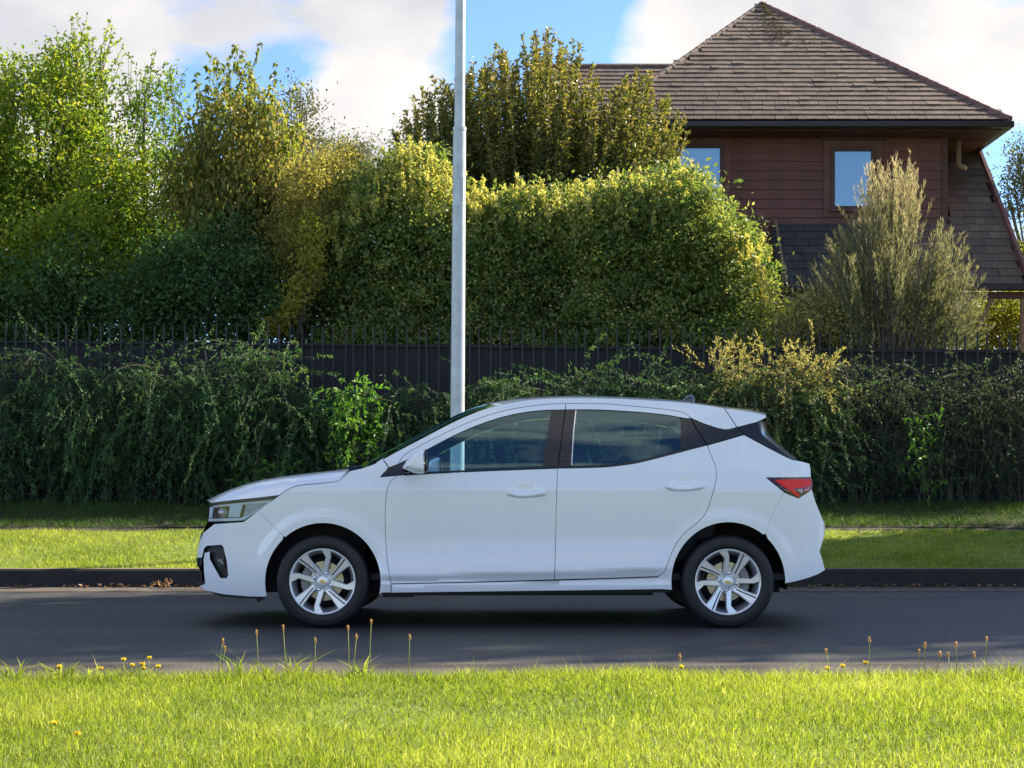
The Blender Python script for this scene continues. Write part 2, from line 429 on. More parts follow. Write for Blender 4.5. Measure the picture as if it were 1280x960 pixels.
def grass(name, x0, x1, y0, y1, n, ys, zs, h, w, mat, label, seg3=True, shade=0.0, hv=None):
    x = rng.uniform(x0, x1, n); y = rng.uniform(y0, y1, n)
    pt = patch(x, y) + 0.5 * patch(x * 4.3 + 7, y * 4.9) + 0.35 * patch(x * 11.0, y * 12.0 + 3)
    H = h * rng.uniform(0.55, 1.25, n) * (1 + 0.25 * pt)
    tall = rng.random(n) < 0.012; H[tall] *= 1.6
    if hv is not None: H *= hv(x, y)
    rnd = np.clip(0.42 + 0.22 * pt + rng.normal(0, 0.2, n), 0, 1)
    dry = rng.random(n) < 0.05; rnd[dry] = rng.uniform(0.85, 1, dry.sum())
    V, Fq, rr = blades(x, y, zprof(y, ys, zs, x, 0.006) - 0.004, H, w * rng.uniform(0.6, 1.3, n), rng.uniform(0, 0.7, n), rng.uniform(0, 0.5, n), rnd, seg3)
    o = obj_np(name, V, Fq, mat, rnd=rr)
    return tag(o, label, 'grass', kind='stuff')
def edgeh(x, y):
    return 1 + np.clip((y - 5.9) / 0.4, 0, 1) * (0.5 + 0.9 * np.exp(-((x - 2.15) / 0.35) ** 2) + 0.35 * np.exp(-((x + 1.9) / 0.5) ** 2) + 0.3 * np.sin(x * 9) ** 2)
grass('lawn_grass', -3.3, 3.3, 3.5, 6.34, 210000, LAWN_Y, LAWN_Z, 0.038, 0.0027, M['grass'], 'bright sunlit mown grass in the foreground', hv=edgeh)
grass('verge_grass', -6.6, 6.6, YK + 0.12, 16.36, 140000, VER_Y, VER_Z, 0.042, 0.0065, M['grass'], 'sunlit mown grass strip between kerb and hedge', seg3=False)
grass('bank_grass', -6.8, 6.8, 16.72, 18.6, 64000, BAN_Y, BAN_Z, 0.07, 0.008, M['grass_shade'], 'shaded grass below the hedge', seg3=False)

# ------------------------------------------------------------------ foliage tools
def unit(v): return v / np.maximum(np.linalg.norm(v, axis=-1, keepdims=True), 1e-9)
def rand_dir(n): return unit(rng.normal(size=(n, 3)))
class Leaves:
    def __init__(s): s.V = []; s.F = []; s.R = []; s.n = 0
    def add(s, P, D, L, Wd, rnd, nrm=None, fold=0.12, droop=0.0):
        n = len(P)
        if n == 0: return
        D = unit(D)
        N = rand_dir(n) if nrm is None else nrm
        sd = unit(np.cross(D, N)); N = np.cross(sd, D)
        L = np.broadcast_to(L, n)[:, None]; Wd = np.broadcast_to(Wd, n)[:, None]
        mid = P + D * L * 0.42 + N * L * fold
        tip = P + D * L + np.array([0, 0, -1.0]) * L * droop
        s.V.append(np.stack([P, mid + sd * Wd / 2, tip, mid - sd * Wd / 2], 1).reshape(-1, 3))
        s.F.append((np.arange(n)[:, None] * 4 + np.arange(4)) + s.n)
        s.R.append(np.clip(np.broadcast_to(rnd, n), 0, 1)); s.n += 4 * n
    def build(s, name, mat, parent=None, loc=(0, 0, 0), **k):
        return obj_np(name, np.concatenate(s.V), np.concatenate(s.F), mat, parent, loc, rnd=np.concatenate(s.R), **k)
def blob_points(blobs, n, shell=0.55):
    """random points in a set of ellipsoids, mostly near their skin"""
    vol = np.array([b[3] * b[4] * b[5] for b in blobs]) ** 0.75
    idx = rng.choice(len(blobs), n, p=vol / vol.sum())
    B = np.array([b[:6] for b in blobs])[idx]
    d = rand_dir(n); r = rng.uniform(shell ** 3, 1, n) ** (1 / 3)
    return B[:, :3] + d * r[:, None] * B[:, 3:6], d
def pblob(px, py, Y, rx, ry, rd):
    c = U(px, py, Y); s = Y / F
    return (c[0], c[1], c[2], rx * s, rd, ry * s)
def clump_crown(lv, blobs, K, per, sig, L, Wd, base=0.5, spread=0.2, shell=0.55, droop=0.0, up=0.2):
    C, d = blob_points(blobs, K, shell)
    cs = rng.normal(0, 0.5 * spread, K)
    for rep in range(1):
        idx = np.repeat(np.arange(K), rng.poisson(per, K))
        n = len(idx)
        sg = sig * rng.uniform(0.5, 1.3, K)[idx]
        P = C[idx] + rng.normal(size=(n, 3)) * sg[:, None] * np.array([1, 1, 0.75])
        D = unit(rand_dir(n) + d[idx] * 0.5 + np.array([0, 0, up - droop * 1.6]))
        rnd = base + cs[idx] + rng.normal(0, spread, n)
        nrm = unit(rand_dir(n) * 0.8 + d[idx] * 0.5 + np.array([0, 0, 0.6]))
        lv.add(P, D, L * rng.uniform(0.6, 1.3, n), Wd * rng.uniform(0.6, 1.2, n), rnd, nrm, droop=droop * 0.5)
    return C
def trunk_mesh(base, top, r0, targets, rb=0.02, n=7):
    mb = MB()
    base = np.array(base); top = np.array(top)
    pts = [base + (top - base) * t + np.array([math.sin(t * 5 + base[0]) * 0.12 * t, math.cos(t * 4) * 0.1 * t, 0]) for t in np.linspace(0, 1, 7)]
    mb.tube(pts, [r0 * (1 - 0.8 * t) for t in np.linspace(0, 1, 7)], n)
    for T in targets:
        T = np.array(T)
        zt = np.clip((T[2] - base[2]) / max(top[2] - base[2], 0.1) * 0.6, 0.12, 0.92)
        i = int(zt * 6); s0 = np.array(pts[i])
        m1 = s0 + (T - s0) * 0.5 + np.array([rng.normal(0, 0.08), rng.normal(0, 0.08), 0.12])
        m0 = s0 + (T - s0) * 0.22 + np.array([0, 0, 0.02])
        mb.tube([s0, m0, m1, T], [rb * 1.5, rb * 1.2, rb * 0.75, rb * 0.25], 5, cap=False)
    return mb
def tree(name, label, cat, blobs, base, top, r0, K, per, sig, L, Wd, mat, bark, base_r=0.5, spread=0.2, shell=0.55, droop=0.0, group=None, rb=0.02, nb=24, extra=None, up=0.2):
    root = empty(name, tuple(base), label, cat, group)
    lv = Leaves()
    C = clump_crown(lv, blobs, K, per, sig, L, Wd, base_r, spread, shell, droop, up)
    tg = C[rng.choice(len(C), min(nb, len(C)), replace=False)]
    mb = trunk_mesh(base, top, r0, tg, rb)
    if extra: extra(lv, mb)
    lv.build('crown', mat, root)
    mb.build('trunk', bark, root, smooth=True)
    return root
def whip(lv, mb, s, d, length, nl, L, Wd, base, spread, grav=0.0, rad=0.006, seg=7, leafang=0.9, start=0.15, droop=0.0, jit=0.06, tipgrad=0.0):
    """one shoot: a curved twig with leaves set along it"""
    pts = [np.array(s, float)]; d = np.array(d, float); d /= np.linalg.norm(d)
    for i in range(seg):
        d = d + np.array([rng.normal(0, jit), rng.normal(0, jit), -grav / seg]); d /= np.linalg.norm(d)
        pts.append(pts[-1] + d * length / seg)
    pts = np.array(pts)
    if mb is not None: mb.tube(pts, [rad * (1 - 0.8 * i / seg) for i in range(seg + 1)], 3, cap=False)
    t = rng.uniform(start, 1.0, nl) * seg
    i = np.minimum(t.astype(int), seg - 1); f = (t - i)[:, None]
    P = pts[i] * (1 - f) + pts[i + 1] * f
    dd = unit(pts[i + 1] - pts[i])
    D = unit(dd * (1 - leafang * 0.5) + rand_dir(nl) * leafang + np.array([0, 0, -droop]))
    lv.add(P, D, L * rng.uniform(0.6, 1.25, nl), Wd * rng.uniform(0.7, 1.2, nl), base + rng.normal(0, spread, nl) + tipgrad * (t / seg - 0.5), droop=droop * 0.4)
    return pts

def greens(*cols): return [(i / (len(cols) - 1), c) for i, c in enumerate(cols)]
M['leaf_lime'] = leafmat('lime_leaf', greens((0.045, 0.11, 0.02), (0.115, 0.205, 0.03), (0.24, 0.30, 0.04), (0.40, 0.36, 0.06)), 0.52, 0.55, 0.25)
M['leaf_dark'] = leafmat('dark_green_leaf', greens((0.026, 0.072, 0.026), (0.055, 0.125, 0.04), (0.11, 0.18, 0.05)), 0.35, 0.5, 0.3)
M['leaf_autumn'] = leafmat('bronze_leaf', greens((0.08, 0.13, 0.03), (0.18, 0.205, 0.05), (0.30, 0.265, 0.085), (0.37, 0.27, 0.11)), 0.48, 0.5, 0.25)
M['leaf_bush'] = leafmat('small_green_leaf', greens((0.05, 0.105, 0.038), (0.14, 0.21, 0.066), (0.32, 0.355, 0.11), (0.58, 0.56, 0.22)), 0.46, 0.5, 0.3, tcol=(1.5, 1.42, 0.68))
M['leaf_cherry'] = leafmat('upright_shoot_leaf', greens((0.035, 0.065, 0.02), (0.09, 0.12, 0.032), (0.20, 0.20, 0.06), (0.36, 0.28, 0.13)), 0.4, 0.45, 0.3, tcol=(1.5, 1.45, 0.65))
M['leaf_feather'] = leafmat('feathery_needle', greens((0.075, 0.10, 0.05), (0.15, 0.175, 0.085), (0.28, 0.275, 0.155), (0.52, 0.44, 0.31)), 0.42, 0.6, 0.2, tcol=(1.3, 1.25, 0.85))
M['leaf_hedge'] = leafmat('arching_shrub_leaf', greens((0.018, 0.052, 0.026), (0.036, 0.095, 0.042), (0.068, 0.148, 0.056), (0.14, 0.23, 0.065)), 0.28, 0.6, 0.25, tcol=(1.5, 1.5, 0.7))
M['leaf_dull'] = leafmat('dull_grey_green_leaf', greens((0.022, 0.045, 0.022), (0.045, 0.078, 0.036), (0.085, 0.12, 0.055), (0.15, 0.18, 0.085)), 0.28, 0.6, 0.25)
M['leaf_bright'] = leafmat('fresh_green_leaf', greens((0.05, 0.14, 0.02), (0.10, 0.24, 0.03), (0.19, 0.34, 0.05)), 0.4)
M['leaf_tan'] = leafmat('pale_tipped_shrub_leaf', greens((0.05, 0.09, 0.032), (0.12, 0.155, 0.055), (0.34, 0.33, 0.13), (0.54, 0.49, 0.22)), 0.42, 0.5, 0.25, tcol=(1.4, 1.35, 0.7))
M['leaf_yellow'] = leafmat('yellow_green_leaf', greens((0.11, 0.14, 0.025), (0.21, 0.22, 0.04), (0.34, 0.31, 0.07)), 0.5, 0.5, 0.2)
M['leaf_gold'] = leafmat('golden_leaf', greens((0.15, 0.16, 0.045), (0.33, 0.31, 0.09), (0.52, 0.46, 0.18)), 0.5, 0.55, 0.2, tcol=(1.4, 1.3, 0.7))
M['leaf_far'] = leafmat('grey_green_far_leaf', greens((0.07, 0.085, 0.05), (0.12, 0.125, 0.07), (0.17, 0.15, 0.08)), 0.4)

# ------------------------------------------------------------------ house
def build_house():
    YE, YW = 26.4, 27.1
    xl, xr = 1.48, 8.69
    ze, za = 7.33, 10.5
    ya, xa = 30.0, 4.95
    wl_, wr_ = 2.35, 7.79
    h = empty('house', (5.0, YW, 1.5), 'red-brown weatherboard house with steep shingled hip roof behind the fence', 'house')
    # wall core
    mb = MB()
    mb.box(wl_, YW + 0.03, 1.4, wr_, 40, 7.2)
    mb.box(0.6, 28.2, 1.4, wl_ - 0.01, 39, 6.5)
    mb.build('wall', M['board'], h)
    # windows: (glass x0,x1,z0,z1)
    wins = []
    for (a, b, t, bt) in ((853, 900, 185, 256), (1043, 1089, 189, 258)):
        p, q = U(a, t, YW), U(b, bt, YW)
        wins.append((p[0], q[0], q[2], p[2]))
    wins[0] = (wins[0][0] - 0.08, wins[0][1], wins[0][2], wins[0][3])
    # weatherboards between the windows
    eh = 0.168
    gaps = []
    for (x0, x1, z0, z1) in wins: gaps.append((x0 - 0.19, x1 + 0.19, z0 - 0.16, z1 + 0.16))
    z = 4.6; 
    bl = {}
    while z < 7.15:
        segs = [(wl_, wr_)]
        for (g0, g1, gz0, gz1) in gaps:
            if z + eh > gz0 + 0.02 and z < gz1 - 0.02:
                ns = []
                for (a, b) in segs:
                    if g0 > a: ns.append((a, min(b, g0)))
                    if g1 < b: ns.append((max(a, g1), b))
                segs = [s_ for s_ in ns if s_[1] - s_[0] > 0.03]
        for (a, b) in segs:
            key = round(b - a, 2)
            L_ = b - a
            if key not in bl:
                w_ = MB()
                # lapped board, thick at its foot
                w_.add([(0, 0.03, 0), (L_, 0.03, 0), (L_, -0.012, 0), (0, -0.012, 0), (0, 0.028, eh + 0.01), (L_, 0.028, eh + 0.01), (L_, 0.012, eh + 0.01), (0, 0.012, eh + 0.01)],
                       [(0, 1, 2, 3), (4, 7, 6, 5), (3, 2, 6, 7), (0, 4, 5, 1), (1, 5, 6, 2), (0, 3, 7, 4)])
                o = w_.build('weatherboard', M['board'], None)
                bl[key] = o
                o.parent = h; ORG[o] = ORG[h]
            else:
                o = bl[key].copy(); COL.objects.link(o); o.parent = h; ORG[o] = ORG[h]
            o.location = Vector((a, YW - 0.004 + rng.normal(0, 0.001), z)) - Vector(h.location)
        z += eh
    # corner board and windows
    MB().box(wr_ - 0.09, YW - 0.035, 4.4, wr_ + 0.012, YW + 0.05, 7.2).build('corner_board', M['frame'], h)
    for (x0, x1, z0, z1) in wins:
        fr = MB()
        t, y0, y1 = 0.075, YW - 0.05, YW + 0.06
        fr.box(x0 - t, y0, z0 - t, x0, y1, z1 + t); fr.box(x1, y0, z0 - t, x1 + t, y1, z1 + t)
        fr.box(x0, y0, z1, x1, y1, z1 + t); fr.box(x0, y0, z0 - t, x1, y1, z0)
        w = fr.build('window', M['frame'], h)
        tr = MB(); t2 = t + 0.115
        tr.box(x0 - t2, y0 + 0.015, z0 - t2, x0 - t - 0.003, y1, z1 + t2); tr.box(x1 + t + 0.003, y0 + 0.015, z0 - t2, x1 + t2, y1, z1 + t2)
        tr.box(x0 - t - 0.003, y0 + 0.018, z1 + t + 0.003, x1 + t + 0.003, y1, z1 + t2); tr.box(x0 - t - 0.003, y0 + 0.018, z0 - t2, x1 + t + 0.003, y1, z0 - t - 0.003)
        tr.build('architrave', M['board'], w)
        MB().box(x0 - t2 - 0.08, y0 - 0.05, z1 + t2, x1 + t2 + 0.08, y1, z1 + t2 + 0.035).build('head_flashing', M['frame'], w)
        MB().box(x0 - t - 0.03, y0 - 0.045, z0 - t - 0.03, x1 + t + 0.03, y0 - 0.002, z0 - t + 0.012).build('sill', M['frame'], w)
        MB().box(x0, YW - 0.012, z0, x1, YW - 0.006, z1).build('pane', M['pane'], w)
        bo = MB(); bo.box(x0 + 0.005, YW + 0.015, z0 + 0.004, x1 - 0.005, YW + 0.022, z1 - 0.004); bo.build('blind', M['blind'], w)
    # soffit, fascia, gutter
    MB().box(xl + 0.1, YE + 0.09, 7.2, xr - 0.1, YW + 0.25, 7.225).build('soffit', M['frame'], h)
    MB().box(wr_ - 0.1, YW + 0.252, 7.2, xr - 0.1, 40, 7.225).build('soffit', M['soffit'], h)
    g = MB(); g.box(xl - 0.02, YE - 0.09, 7.215, xr + 0.06, YE + 0.09, ze - 0.005); g.box(xr - 0.1, YE + 0.092, 7.215, xr + 0.06, 40.4, ze - 0.005)
    g.build('roof_gutter', M['gutter'], h, bevel=0.02)
    # ---- roofs as planes of lapped shingles
    tiles = []       # (distance, origin, ux, slope dir, width, exposure, material, tilt)
    planes = []
    def slope(origin, ux, us, inside, exp, wid, smax, umax, mats, first=0.0):
        """origin: eave point; ux along the eave; us up the slope; inside(u,s)->bool"""
        origin, ux, us = Vector(origin), Vector(ux).normalized(), Vector(us).normalized()
        row = 0; s_ = first
        while s_ < smax:
            u = -rng.uniform(0, wid) - 0.0
            while u < umax:
                w = wid * rng.uniform(0.75, 1.3)
                if inside(u + w / 2, s_ + exp * 0.5):
                    p = origin + ux * u + us * s_
                    tiles.append((p.length, p, ux, us, w - 0.004, exp, mats[rng.integers(len(mats))], abs(rng.normal(0, 0.004)) * (rng.random() < 0.3), rng.uniform(-0.008, 0.008)))
                u += w
            s_ += exp; row += 1
    def quad(pts):
        planes.append([Vector(p) for p in pts])
    TM = [M['tile'], M['tile'], M['tile2'], M['tile3']]
    # main hip, face towards the road
    dv = Vector((0, ya - YE, za - ze)); sl_len = dv.length
    def ins_main(u, s_):
        f = s_ / sl_len; x = xl + u
        return f < 0.985 and xl + (xa - xl) * f - 0.02 < x < xr + (xa - xr) * f + 0.02
    slope((xl, YE - 0.05, ze + 0.02), (1, 0, 0), dv, ins_main, 0.178, 0.19, sl_len, xr - xl, TM)
    quad([(xl, YE, ze), (xr, YE, ze), (xa, ya, za)])
    # right and left hips (solid, edge-on from the road) and back ridge
    quad([(xr, YE, ze), (xr, 40, ze), (xa, 40, za), (xa, ya, za)])
    quad([(xa, ya, za), (xa, 40, za), (xl, 40, ze), (xl, YE, ze)])
    # wing roof to the left
    yr, zr = 31.0, 0.86 + (615 - 84) * 31.0 / F
    y0_, z0_ = 27.6, zr - (31.0 - 27.6) * 0.88
    dv2 = Vector((0, yr - y0_, zr - z0_))
    slope((0.6, y0_, z0_ + 0.02), (1, 0, 0), dv2, lambda u, s_: True, 0.178, 0.19, dv2.length, 3.4, TM)
    quad([(0.5, y0_, z0_), (4.2, y0_, z0_), (4.2, yr, zr), (0.5, yr, zr)])
    quad([(0.5, yr, zr), (4.2, yr, zr), (4.2, 34.5, z0_), (0.5, 34.5, z0_)])
    # verandah roof along the front, running on as a catslide beside the wall
    yv, zv = 26.0, 4.41
    pv = math.tan(R(49)); xv0, xv1 = 4.73, 8.88
    slv = Vector((0, 1, pv)); top_s = (28.5 - yv) * slv.length; wall_s = (YW - yv - 0.02) * slv.length
    def ins_v(u, s_):
        x = xv0 + u
        return (s_ < wall_s or (x > wr_ + 0.02 and s_ < top_s)) and x < xv1 - s_ * 0.03
    slope((xv0, yv - 0.04, zv + 0.02), (1, 0, 0), slv, ins_v, 0.20, 0.20, top_s, xv1 - xv0, [M['tile2'], M['tile2'], M['tile'], M['tile3']])
    for i_, t_ in enumerate(tiles):
        if t_[1].z < 5.7 and t_[1].y < YW and t_[1].x < 7.0: tiles[i_] = t_[:6] + (M['tile_shade'],) + t_[7:]
    yt = yv + top_s / slv.length
    quad([(xv0, yv, zv), (xv1, yv, zv), (xv1 - 0.05, YW - 0.05, zv + (YW - 0.05 - yv) * pv), (xv0, YW - 0.05, zv + (YW - 0.05 - yv) * pv)])
    quad([(wr_ + 0.02, YW - 0.05, zv + (YW - 0.05 - yv) * pv), (xv1 - 0.05, YW - 0.05, zv + (YW - 0.05 - yv) * pv), (xv1 - 0.11, yt, zv + (yt - yv) * pv), (wr_ + 0.02, yt, zv + (yt - yv) * pv)])
    mb = MB()
    for q in planes:
        nrm = (q[1] - q[0]).cross(q[2] - q[0]).normalized()
        if nrm.z < 0: nrm = -nrm
        n = len(q); lo = [p - nrm * 0.05 for p in q]; hi = [p - nrm * 0.004 for p in q]
        mb.add(lo + hi, [tuple(range(n)), tuple(range(n, 2 * n))] + [(i, (i + 1) % n, n + (i + 1) % n, n + i) for i in range(n)])
    roof = mb.build('roof', M['under'], h)
    tiles.sort(key=lambda t: t[0])
    # only tiles that can be seen over the garden count as nearest
    vis = [t for t in tiles if t[1].z > 4.3]
    def tile_geo(ux, us, w, exp, tilt, skew):
        nrm = ux.cross(us).normalized()
        th = 0.014
        L_ = exp * 1.12
        lift = nrm * (0.019 + tilt)
        a = [Vector((0, 0, 0)) + lift, ux * w + us * skew + lift, ux * w + us * L_ + nrm * 0.002, us * L_ + nrm * 0.002]
        b = [p - nrm * th for p in a]
        return a + b
    TF = [(0, 1, 2, 3), (7, 6, 5, 4), (0, 4, 5, 1), (1, 5, 6, 2), (2, 6, 7, 3), (3, 7, 4, 0)]
    cache = {}
    for t in vis[:300]:
        _, p, ux, us, w, exp, mat, tilt, skew = t
        key = (round(us.z, 3), round(w, 2), mat.name, round(tilt, 2))
        if key not in cache:
            me = bpy.data.meshes.new('shingle')
            me.from_pydata([tuple(v) for v in tile_geo(ux, us, w, exp, tilt, skew)], [], TF); me.materials.append(mat)
            cache[key] = me
        o = bpy.data.objects.new('shingle', cache[key]); COL.objects.link(o); o.parent = roof; ORG[o] = ORG[h]
        o.location = p - Vector(h.location)
    mats = [M['tile'], M['tile2'], M['tile3'], M['tile_shade']]
    V = []; Fq = []; mi = []
    for t in vis[300:]:
        _, p, ux, us, w, exp, mat, tilt, skew = t
        b = len(V); V += [tuple(p + v) for v in tile_geo(ux, us, w, exp, tilt, skew)]; Fq += [tuple(b + i for i in f) for f in TF]; mi += [mats.index(mat)] * 6
    o = obj_np('shingles', np.array(V), np.array(Fq), None, roof, mats=mats, mat_idx=mi); o['kind'] = 'stuff'
    # hip caps, ridge caps, verge board
    def cap_line(a, b, n, mat, r=0.07):
        a, b = Vector(a), Vector(b); d = (b - a); 
        c = MB()
        for i in range(n):
            p, q = a + d * (i / n), a + d * ((i + 1.12) / n)
            c.tube([p, q], [r * 1.06, r * 0.94], 8)
        return c.build('hip_cap', mat, roof)
    cap_line((xr, YE, ze + 0.02), (xa, ya, za + 0.02), 26, M['hip'], 0.075)
    cap_line((xl, YE, ze + 0.02), (xa, ya, za + 0.02), 26, M['tile3'], 0.06)
    cap_line((xa, ya, za + 0.02), (xa, 40, za + 0.02), 20, M['hip'], 0.07)
    cap_line((0.5, yr, zr + 0.01), (4.0, yr, zr + 0.01), 14, M['tile2'], 0.05)
    a = Vector((xv1 - 0.01, yv - 0.05, zv - 0.02)); b = Vector((xv1 - 0.11, yt, zv + (yt - yv) * pv - 0.02))
    MB().bar(a, b, 0.06, 0.26).build('verge_board', M['hip'], roof)
    MB().bar((xv0 - 0.03, yv - 0.05, zv), (xv0 - 0.03, YW - 0.05, zv + (YW - yv) * pv), 0.05, 0.18).build('verge_board', M['tile3'], roof)
    MB().box(xv0 - 0.05, yv - 0.15, zv - 0.10, xv1 + 0.3, yv - 0.02, zv + 0.01).build('verandah_gutter', M['gutter'], h, bevel=0.02)
    MB().box(xv0, yv + 0.05, zv - 0.22, xv1 + 0.2, yv + 0.13, zv - 0.101).build('verandah_beam', M['frame'], h)
    for x in (xv0 + 0.1, 8.83):
        MB().box(x - 0.05, yv + 0.04, 1.45, x + 0.05, yv + 0.14, zv - 0.221).build('verandah_post', M['timber'], h)
    MB().bar((8.03, yv + 0.1, 3.62), (8.28, yv + 0.1, zv - 0.20), 0.06, 0.09, (0, 1, 0)).build('brace', M['timber'], h)
    # downpipe under the right eave
    p0 = U(1198, 195, 27.0); p1 = U(1198, 209, 27.0)
    MB().tube([(8.05, 27.25, 7.2), (8.05, 27.25, 6.75), (8.12, 27.1, 6.66)], 0.045, 10).build('downpipe', M['timber'], h, smooth=True)
    # moss tufts near the apex
    n = 170
    f = 1 - rng.uniform(0.04, 1.0, n) ** 1.5 * 0.42
    cx = xa + rng.normal(0, 0.35, n) * (1 - f) * 2.2 + (1 - f) * 0.6
    P = np.stack([cx, YE + (ya - YE) * f - 0.03, ze + (za - ze) * f + 0.045], 1)
    lv = Leaves()
    for kx in range(5):
        lv.add(P + rng.normal(0, 0.018, (n, 3)), rand_dir(n) + np.array([0, -0.4, 0.4]), 0.032, 0.03, rng.random(n))
    o = lv.build('moss', M['moss'], roof); o['kind'] = 'stuff'
    return h
build_house()

# ------------------------------------------------------------------ fence
def build_fence():
    YF = 19.6; s = YF / F
    zc = lambda x: HCAM + (615 - (424 + (x / s + 640) * 13.0 / 1280)) * s        # top of the cloth
    f = empty('fence', (0, YF, 0.75), 'dark steel picket fence backed with black shade cloth behind the hedge', 'fence')
    x0, x1 = -8.4, 8.4
    n = 40; xs = np.linspace(x0, x1, n)
    V = []; 
    for x in xs:
        yy = YF + 0.05 + 0.012 * math.sin(x * 6) 
        V += [(x, yy, 0.7), (x, yy, zc(x) - 0.008 * abs(math.sin(x * 3.1)))]
    obj_np('shade_cloth', np.array(V), np.array([[2 * i, 2 * i + 2, 2 * i + 3, 2 * i + 1] for i in range(n - 1)]), M['cloth'], f)
    for dz in (-0.03, -0.95, -1.75):
        MB().bar((x0, YF + 0.025, zc(x0) + dz), (x1, YF + 0.025, zc(x1) + dz), 0.035, 0.03).build('rail', M['cloth'], f)
    me = None
    x = x0 + 0.05
    while x < x1:
        if me is None:
            b = MB(); b.box(-0.010, -0.01, 0, 0.010, 0.008, 2.26); b.add([(-0.010, -0.01, 2.26), (0.010, -0.01, 2.26), (0.010, 0.008, 2.26), (-0.010, 0.008, 2.26), (0, -0.001, 2.30)], [(0, 1, 4), (1, 2, 4), (2, 3, 4), (3, 0, 4)])
            o = b.build('picket', M['picket'], None); o.parent = f; ORG[o] = ORG[f]; me = o
        else:
            o = me.copy(); COL.objects.link(o); o.parent = f
        o.location = Vector((x + rng.normal(0, 0.004), YF, zc(x) + 0.23 - 2.30 + rng.normal(0, 0.01))) - Vector(f.location)
        o.rotation_euler = (0, rng.normal(0, 0.006), 0)
        x += 0.137
    for x in np.arange(x0 + 0.4, x1, 2.4):
        MB().box(x - 0.03, YF + 0.06, 0.7, x + 0.03, YF + 0.12, zc(x) + 0.02).build('fence_post', M['picket'], f)
    MB().tube([(x, YF + 0.07, zc(x) + 0.315 - 0.01 * math.sin((x - x0) * 1.3) ** 2) for x in np.linspace(x0, x1, 40)], 0.002, 5).build('wire', M['picket'], f)
build_fence()

# ------------------------------------------------------------------ street lamp
def build_pole():
    Y = 15.6; b = U(571.0, 640, Y); t155 = U(574.3, 160, Y); tt = U(575.6, 0, Y)
    dx = (tt[0] - b[0]) / (tt[2] - b[2])
    X = lambda z: b[0] + (z - b[2]) * dx
    p = empty('street_lamp', (X(0.35), Y, 0.34), 'tall galvanised steel street lamp pole standing on the verge behind the car', 'street lamp')
    zj = t155[2]; top = 8.2
    MB().tube([(X(0.3), Y, 0.30), (X(zj), Y, zj)], [0.076, 0.066], 24).build('pole', M['galv'], p, smooth=False)
    MB().tube([(X(zj), Y, zj + 0.001), (X(zj + 0.03), Y, zj + 0.03), (X(top), Y, top)], [0.058, 0.054, 0.045], 24).build('upper_pole', M['galv'], p)
    MB().tube([(X(zj), Y, zj - 0.03), (X(zj), Y, zj + 0.006)], 0.070, 24).build('collar', M['galv'], p)
    MB().box(X(0.3) - 0.16, Y - 0.16, 0.30, X(0.3) + 0.16, Y + 0.16, 0.335).build('base_plate', M['galv'], p, bevel=0.004)
    MB().tube([(X(top), Y, top), (X(top), Y - 0.5, top + 0.35), (X(top), Y - 1.6, top + 0.5)], 0.035, 12).build('arm', M['galv'], p, smooth=True)
    hd = MB(); hd.box(X(top) - 0.12, Y - 2.2, top + 0.46, X(top) + 0.12, Y - 1.55, top + 0.58); hd.build('lamp_head', M['galv'], p, bevel=0.03)
    q = U(579, 238, Y)
    MB().box(X(q[2]) + 0.02, Y - 0.072, q[2] - 0.12, X(q[2]) + 0.045, Y - 0.05, q[2] + 0.12).build('access_hatch', M['galv'], p, bevel=0.003)
for fn in (build_pole,): fn()

# ------------------------------------------------------------------ planting behind the fence
def small_bush():
    Y = 22.0
    bl = [pblob(*a) for a in ((480, 325, Y, 95, 112, 1.25), (520, 268, Y, 58, 85, 1.1), (620, 345, Y, 110, 96, 1.3), (725, 330, Y, 100, 98, 1.3),
                              (840, 306, Y, 72, 98, 1.25), (905, 362, Y, 62, 78, 1.1), (430, 370, Y, 62, 72, 1.0), (560, 400, Y, 140, 60, 1.5),
                              (760, 400, Y, 150, 60, 1.5), (890, 405, Y, 85, 60, 1.2), (470, 440, Y - 0.9, 90, 45, 0.6), (620, 440, Y - 0.9, 110, 45, 0.6), (780, 442, Y - 0.9, 110, 45, 0.6), (900, 442, Y - 0.9, 75, 40, 0.6), (665, 285, Y - 0.5, 50, 42, 0.8), (780, 270, Y - 0.4, 46, 42, 0.8), (570, 310, Y - 0.7, 46, 46, 0.7), (870, 285, Y - 0.6, 40, 46, 0.7))]
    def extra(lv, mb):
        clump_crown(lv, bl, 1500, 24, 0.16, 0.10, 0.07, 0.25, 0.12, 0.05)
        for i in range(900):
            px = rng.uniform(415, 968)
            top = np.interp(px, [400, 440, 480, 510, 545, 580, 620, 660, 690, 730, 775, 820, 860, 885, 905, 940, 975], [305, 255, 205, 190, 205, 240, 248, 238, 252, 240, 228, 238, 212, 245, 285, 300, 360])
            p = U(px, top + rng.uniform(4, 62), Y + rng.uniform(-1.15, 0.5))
            whip(lv, mb, p, (rng.normal(0, 0.25), rng.normal(-0.1, 0.25), 1), rng.uniform(0.14, 0.36), 44, 0.052, 0.032, 0.92, 0.14, 0.1, 0.004, 4, 1.2)  # top shoots get the palest leaf colour to paint in the sunlit top
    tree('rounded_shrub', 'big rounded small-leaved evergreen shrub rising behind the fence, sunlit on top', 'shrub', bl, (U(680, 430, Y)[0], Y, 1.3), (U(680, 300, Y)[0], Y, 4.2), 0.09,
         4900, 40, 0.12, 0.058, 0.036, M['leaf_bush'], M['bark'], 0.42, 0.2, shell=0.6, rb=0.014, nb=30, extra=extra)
small_bush()

